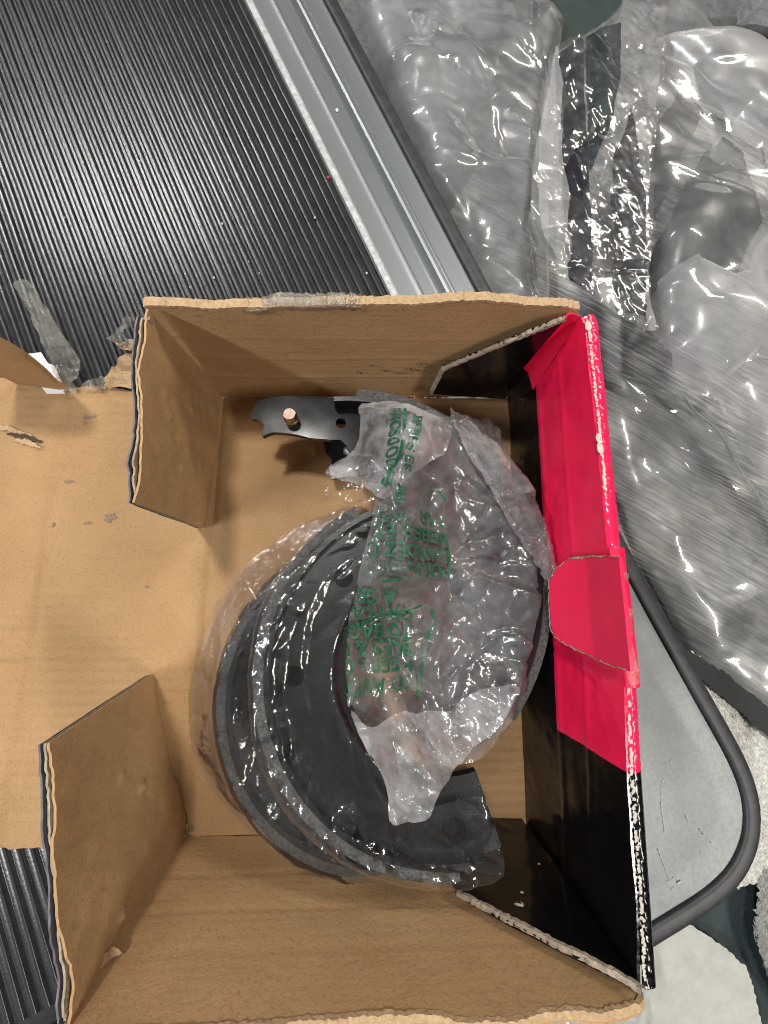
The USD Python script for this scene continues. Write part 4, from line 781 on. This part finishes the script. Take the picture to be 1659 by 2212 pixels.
lowsheet('film', [(752, -80), (1150, -80), (1230, 40), (1200, 110), (1180, 330), (1160, 480), (1180, 640), (1200, 720), (1080, 700), (1000, 500), (900, 300), (810, 120)], ZL + .045, 'film_back', gA, 73, .045, .016, .4)
lowsheet('film', [(760, -80), (1160, -80), (1240, 60), (1200, 330), (1200, 700), (1080, 690), (900, 290)], ZL + .030, 'film_back_milky', gA, 74, .06, .012, 1.0)
gB = thing('clear_bag', 'clear plastic bag with black printed stripes standing beside the box corner', 'plastic bag', (*U(1280, 400, ZL)[:2], ZL))
ZB = ZL + .108
def zB(q): return ZB + np.abs(crumple(q, 75, .050, .006, 1.4, (1.6, 1), 2, .3))
PB = [(1186, 128), (1220, 108), (1250, 92), (1300, 60), (1340, 20), (1400, -60), (1440, 0), (1420, 200), (1400, 350), (1398, 520), (1392, 640), (1420, 720), (1390, 720), (1330, 690), (1260, 640), (1190, 590), (1150, 520), (1142, 440), (1155, 320)]
sheet('film', UU(PB, ZB), zB, 'film_back', gB, step=.0022, seed=75)
zBi = lambda q: zB(q) + .0035
for nm, m_, pts in (('black_stripe', 'print_black', [(1192, 135), (1250, 104), (1258, 250), (1264, 400), (1268, 560), (1268, 640), (1222, 612), (1212, 470), (1200, 300)]),
                    ('black_stripe', 'print_black', [(1312, 360), (1340, 300), (1352, 250), (1364, 300), (1378, 420), (1388, 560), (1386, 690), (1322, 680), (1318, 560), (1308, 460)]),
                    ('teal_panel', 'print_teal', [(1258, 100), (1300, 72), (1336, 60), (1334, 180), (1305, 300), (1268, 380), (1262, 240)])):
    sheet(nm, UU(pts, ZB), zBi, m_, gB, step=.0022, seed=76, ragged=.0004)
sheet('film', UU(PB, ZB + .004), lambda q: zB(q) + .0055 + np.abs(crumple(q, 87, .014, .0022, 1.4, (2.2, 1), 3, .5)), 'film_gloss', gB, step=.0018, seed=88)
sheet('side_gusset', UU([(1186, 128), (1192, 160), (1206, 400), (1216, 600), (1190, 600), (1150, 500), (1145, 420), (1160, 280)], ZB + .004), lambda q: ZB + .012 + np.abs(crumple(q, 77, .03, .007, 1.4, (1, 3), 2)), 'film_back_milky', gB, step=.0022, seed=77)
gC = thing('clear_bag', 'largest cloudy plastic bag crumpled at the upper right of the frame', 'plastic bag', (*U(1560, 500, ZL)[:2], ZL))
lowsheet('film', [(1360, 40), (1420, -20), (1480, -40), (1560, 60), (1659, 110), (1760, 140), (1780, 800), (1640, 760), (1560, 830), (1420, 740), (1392, 640), (1396, 480), (1330, 340), (1280, 480), (1300, 200)], ZL + .065, 'film_back', gC, 78, .06, .013, .8, (1, 2.2), smooth=22, dome=.02, oct_=2)
lowsheet('film', [(1400, 60), (1560, 60), (1760, 140), (1780, 520), (1659, 320), (1580, 260), (1500, 140)], ZL + .088, 'film_back_milky', gC, 79, .07, .010, .8, smooth=22, dome=.015, oct_=2)
lowsheet('film', [(1400, 620), (1480, 560), (1580, 640), (1659, 460), (1780, 420), (1780, 1180), (1659, 1020), (1560, 860), (1440, 770)], ZL + .080, 'film_back_milky', gC, 80, .07, .014, .3, smooth=22, dome=.025, oct_=2)
for lab, pts, z, sd in (('dark strip crossing under the upper right bag', [(1325, 400), (1480, 180), (1520, 240), (1400, 470), (1330, 520)], ZL + .05, 81), ('dark angular patch inside the upper right bag', [(1420, 560), (1480, 400), (1560, 300), (1600, 330), (1640, 480), (1590, 600), (1560, 640), (1470, 660), (1420, 640)], ZL + .045, 82), ('long dark strip beside the dark angular patch', [(1400, 640), (1400, 560), (1520, 330), (1545, 300), (1540, 340), (1440, 560)], ZL + .055, 83)):
    nm = 'black_strap' if sd != 82 else 'black_cloth'  # dark shapes under the film, built as dark sheets
    tag(lowsheet(nm, pts, z, 'dark_cloth', None, sd, .05, .005, smooth=30), lab, 'strap' if sd != 82 else 'cloth')
gD = thing('clear_bag', 'thin clear plastic bag over the ribbed fabric right of the red wall', 'plastic bag', (*U(1520, 1200, ZL)[:2], ZL))
lowsheet('film', [(1310, 760), (1400, 800), (1500, 840), (1600, 960), (1700, 1080), (1800, 1200), (1800, 1640), (1659, 1560), (1540, 1440), (1480, 1330), (1400, 1180), (1340, 1020), (1310, 900)], ZL + .035, 'film_back', gD, 84, .06, .012, .5, (1, 2.4), smooth=25)
# dark hem, fleece and pale sheet at the lower right
tag(lowsheet('dark_cloth', [(1480, 1400), (1560, 1450), (1680, 1545), (1800, 1620), (1800, 1720), (1659, 1590), (1580, 1520), (1490, 1450)], ZL + .03, 'dark_cloth', None, 86, .05, .006), 'black fabric fold between the lower clear bag and the white fleece', 'cloth')
def fleece(name, pts, z, m_, lab, seed, fibre, cat='fleece'):
    t = thing(name, lab, cat, (*UU(pts, z).mean(0), z)); q0 = UU(pts, z)
    from scipy.spatial import cKDTree
    rg_ = np.random.default_rng(seed + 1); lo, hi = q0.min(0) - .01, q0.max(0) + .01; C = rg_.uniform(lo, hi, (int((hi - lo).prod() / .0042 ** 2), 2)); kd = cKDTree(C * [1, .75])
    def zf(q): d = kd.query(q * [1, .75])[0]; return z + .014 * (fbm2(q, 28, seed, 2) + .5) + .0042 * np.sqrt(np.clip(1 - (d / .0040) ** 2, 0, 1)) + .0012 * fbm2(q, 600, seed, 2)
    p = sheet('pile', q0, zf, m_, t, step=.0009, seed=seed, smooth=60, ragged=.0015)
    rng = np.random.default_rng(seed); g = Polygon(q0); x0, y0, x1, y1 = g.bounds; n = 9000; c = rng.uniform((x0, y0), (x1, y1), (n, 2)); c = c[shapely.contains_xy(g, c[:, 0], c[:, 1])]
    zc = zf(c); K = 6; th = rng.uniform(0, 6.28, len(c)); r_ = rng.uniform(.0007, .0016, len(c)); pts_ = []
    for k in range(K):
        u = k / (K - 1); a = th + u * 4.2; pts_.append(np.c_[c[:, 0] + r_ * np.cos(a) * (1 - .3 * u), c[:, 1] + r_ * np.sin(a) * (1 - .3 * u), zc + .0001 + .0011 * u * (1 - .5 * u)])
    pts_ = np.stack(pts_, 1).reshape(-1, 3) - off(t)
    cv = UsdGeom.BasisCurves.Define(stage, numbered(pathof(t) + '/curly_fibres')); cv.CreateTypeAttr('cubic'); cv.CreateBasisAttr('catmullRom'); cv.CreateCurveVertexCountsAttr(Vt.IntArray([K] * len(c))); cv.CreatePointsAttr(Vt.Vec3fArray.FromNumpy(pts_.astype(np.float32)))
    cv.CreateWidthsAttr(Vt.FloatArray([.00032])); cv.SetWidthsInterpolation('constant'); UsdShade.MaterialBindingAPI.Apply(cv.GetPrim()).Bind(M[fibre]); cv.GetPrim().SetCustomDataByKey('kind', 'stuff')
    return t
fleece('fleece_lining', [(1470, 1400), (1540, 1455), (1640, 1560), (1800, 1700), (1800, 1960), (1659, 1880), (1560, 1900), (1490, 1760)], ZL + .012, 'fleece', 'white curly fleece lining beside the rounded counter corner', 91, 'fleece_fibre')
simple('fibre_painted_shade', (.24, .24, .225), .9, col2=(.42, .42, .39), scale=120)  # fibres for the fleece edge, shade painted into their colour
fleece('fleece_lining', [(1608, 1850), (1700, 1860), (1800, 1950), (1800, 2300), (1690, 2190), (1630, 2080), (1600, 1990)], ZL + .010, 'grey_fleece', 'fleece edge at the lower right corner with its shade painted in grey', 92, 'fibre_painted_shade')
tag(lowsheet('dark_cloth', [(1420, 1960), (1560, 1820), (1640, 1860), (1640, 2060), (1700, 2300), (1560, 2300), (1500, 2100)], ZL + .004, 'teal_cloth', None, 93, .05, .003), 'dark teal fabric showing in the gap between fleece and pale sheet', 'cloth')
tag(lowsheet('pale_sheet', [(1330, 2040), (1420, 1965), (1475, 1990), (1540, 2030), (1612, 2082), (1630, 2150), (1660, 2320), (1000, 2400), (1000, 2200)], ZL + .014, 'pale_sheet', None, 94, .12, .0015, smooth=40), 'pale off-white paper sheet below the front right box corner', 'paper sheet')
gE = thing('clear_bag', 'scraps of clear plastic under the front rim of the box', 'plastic scrap', (*U(1150, 2230, 0)[:2], 0))
lowsheet('film', [(1290, 2185), (1400, 2150), (1440, 2180), (1470, 2320), (760, 2330), (820, 2200)], ZL + .055, 'film_back', gE, 95, .03, .010, .3)
print('built')
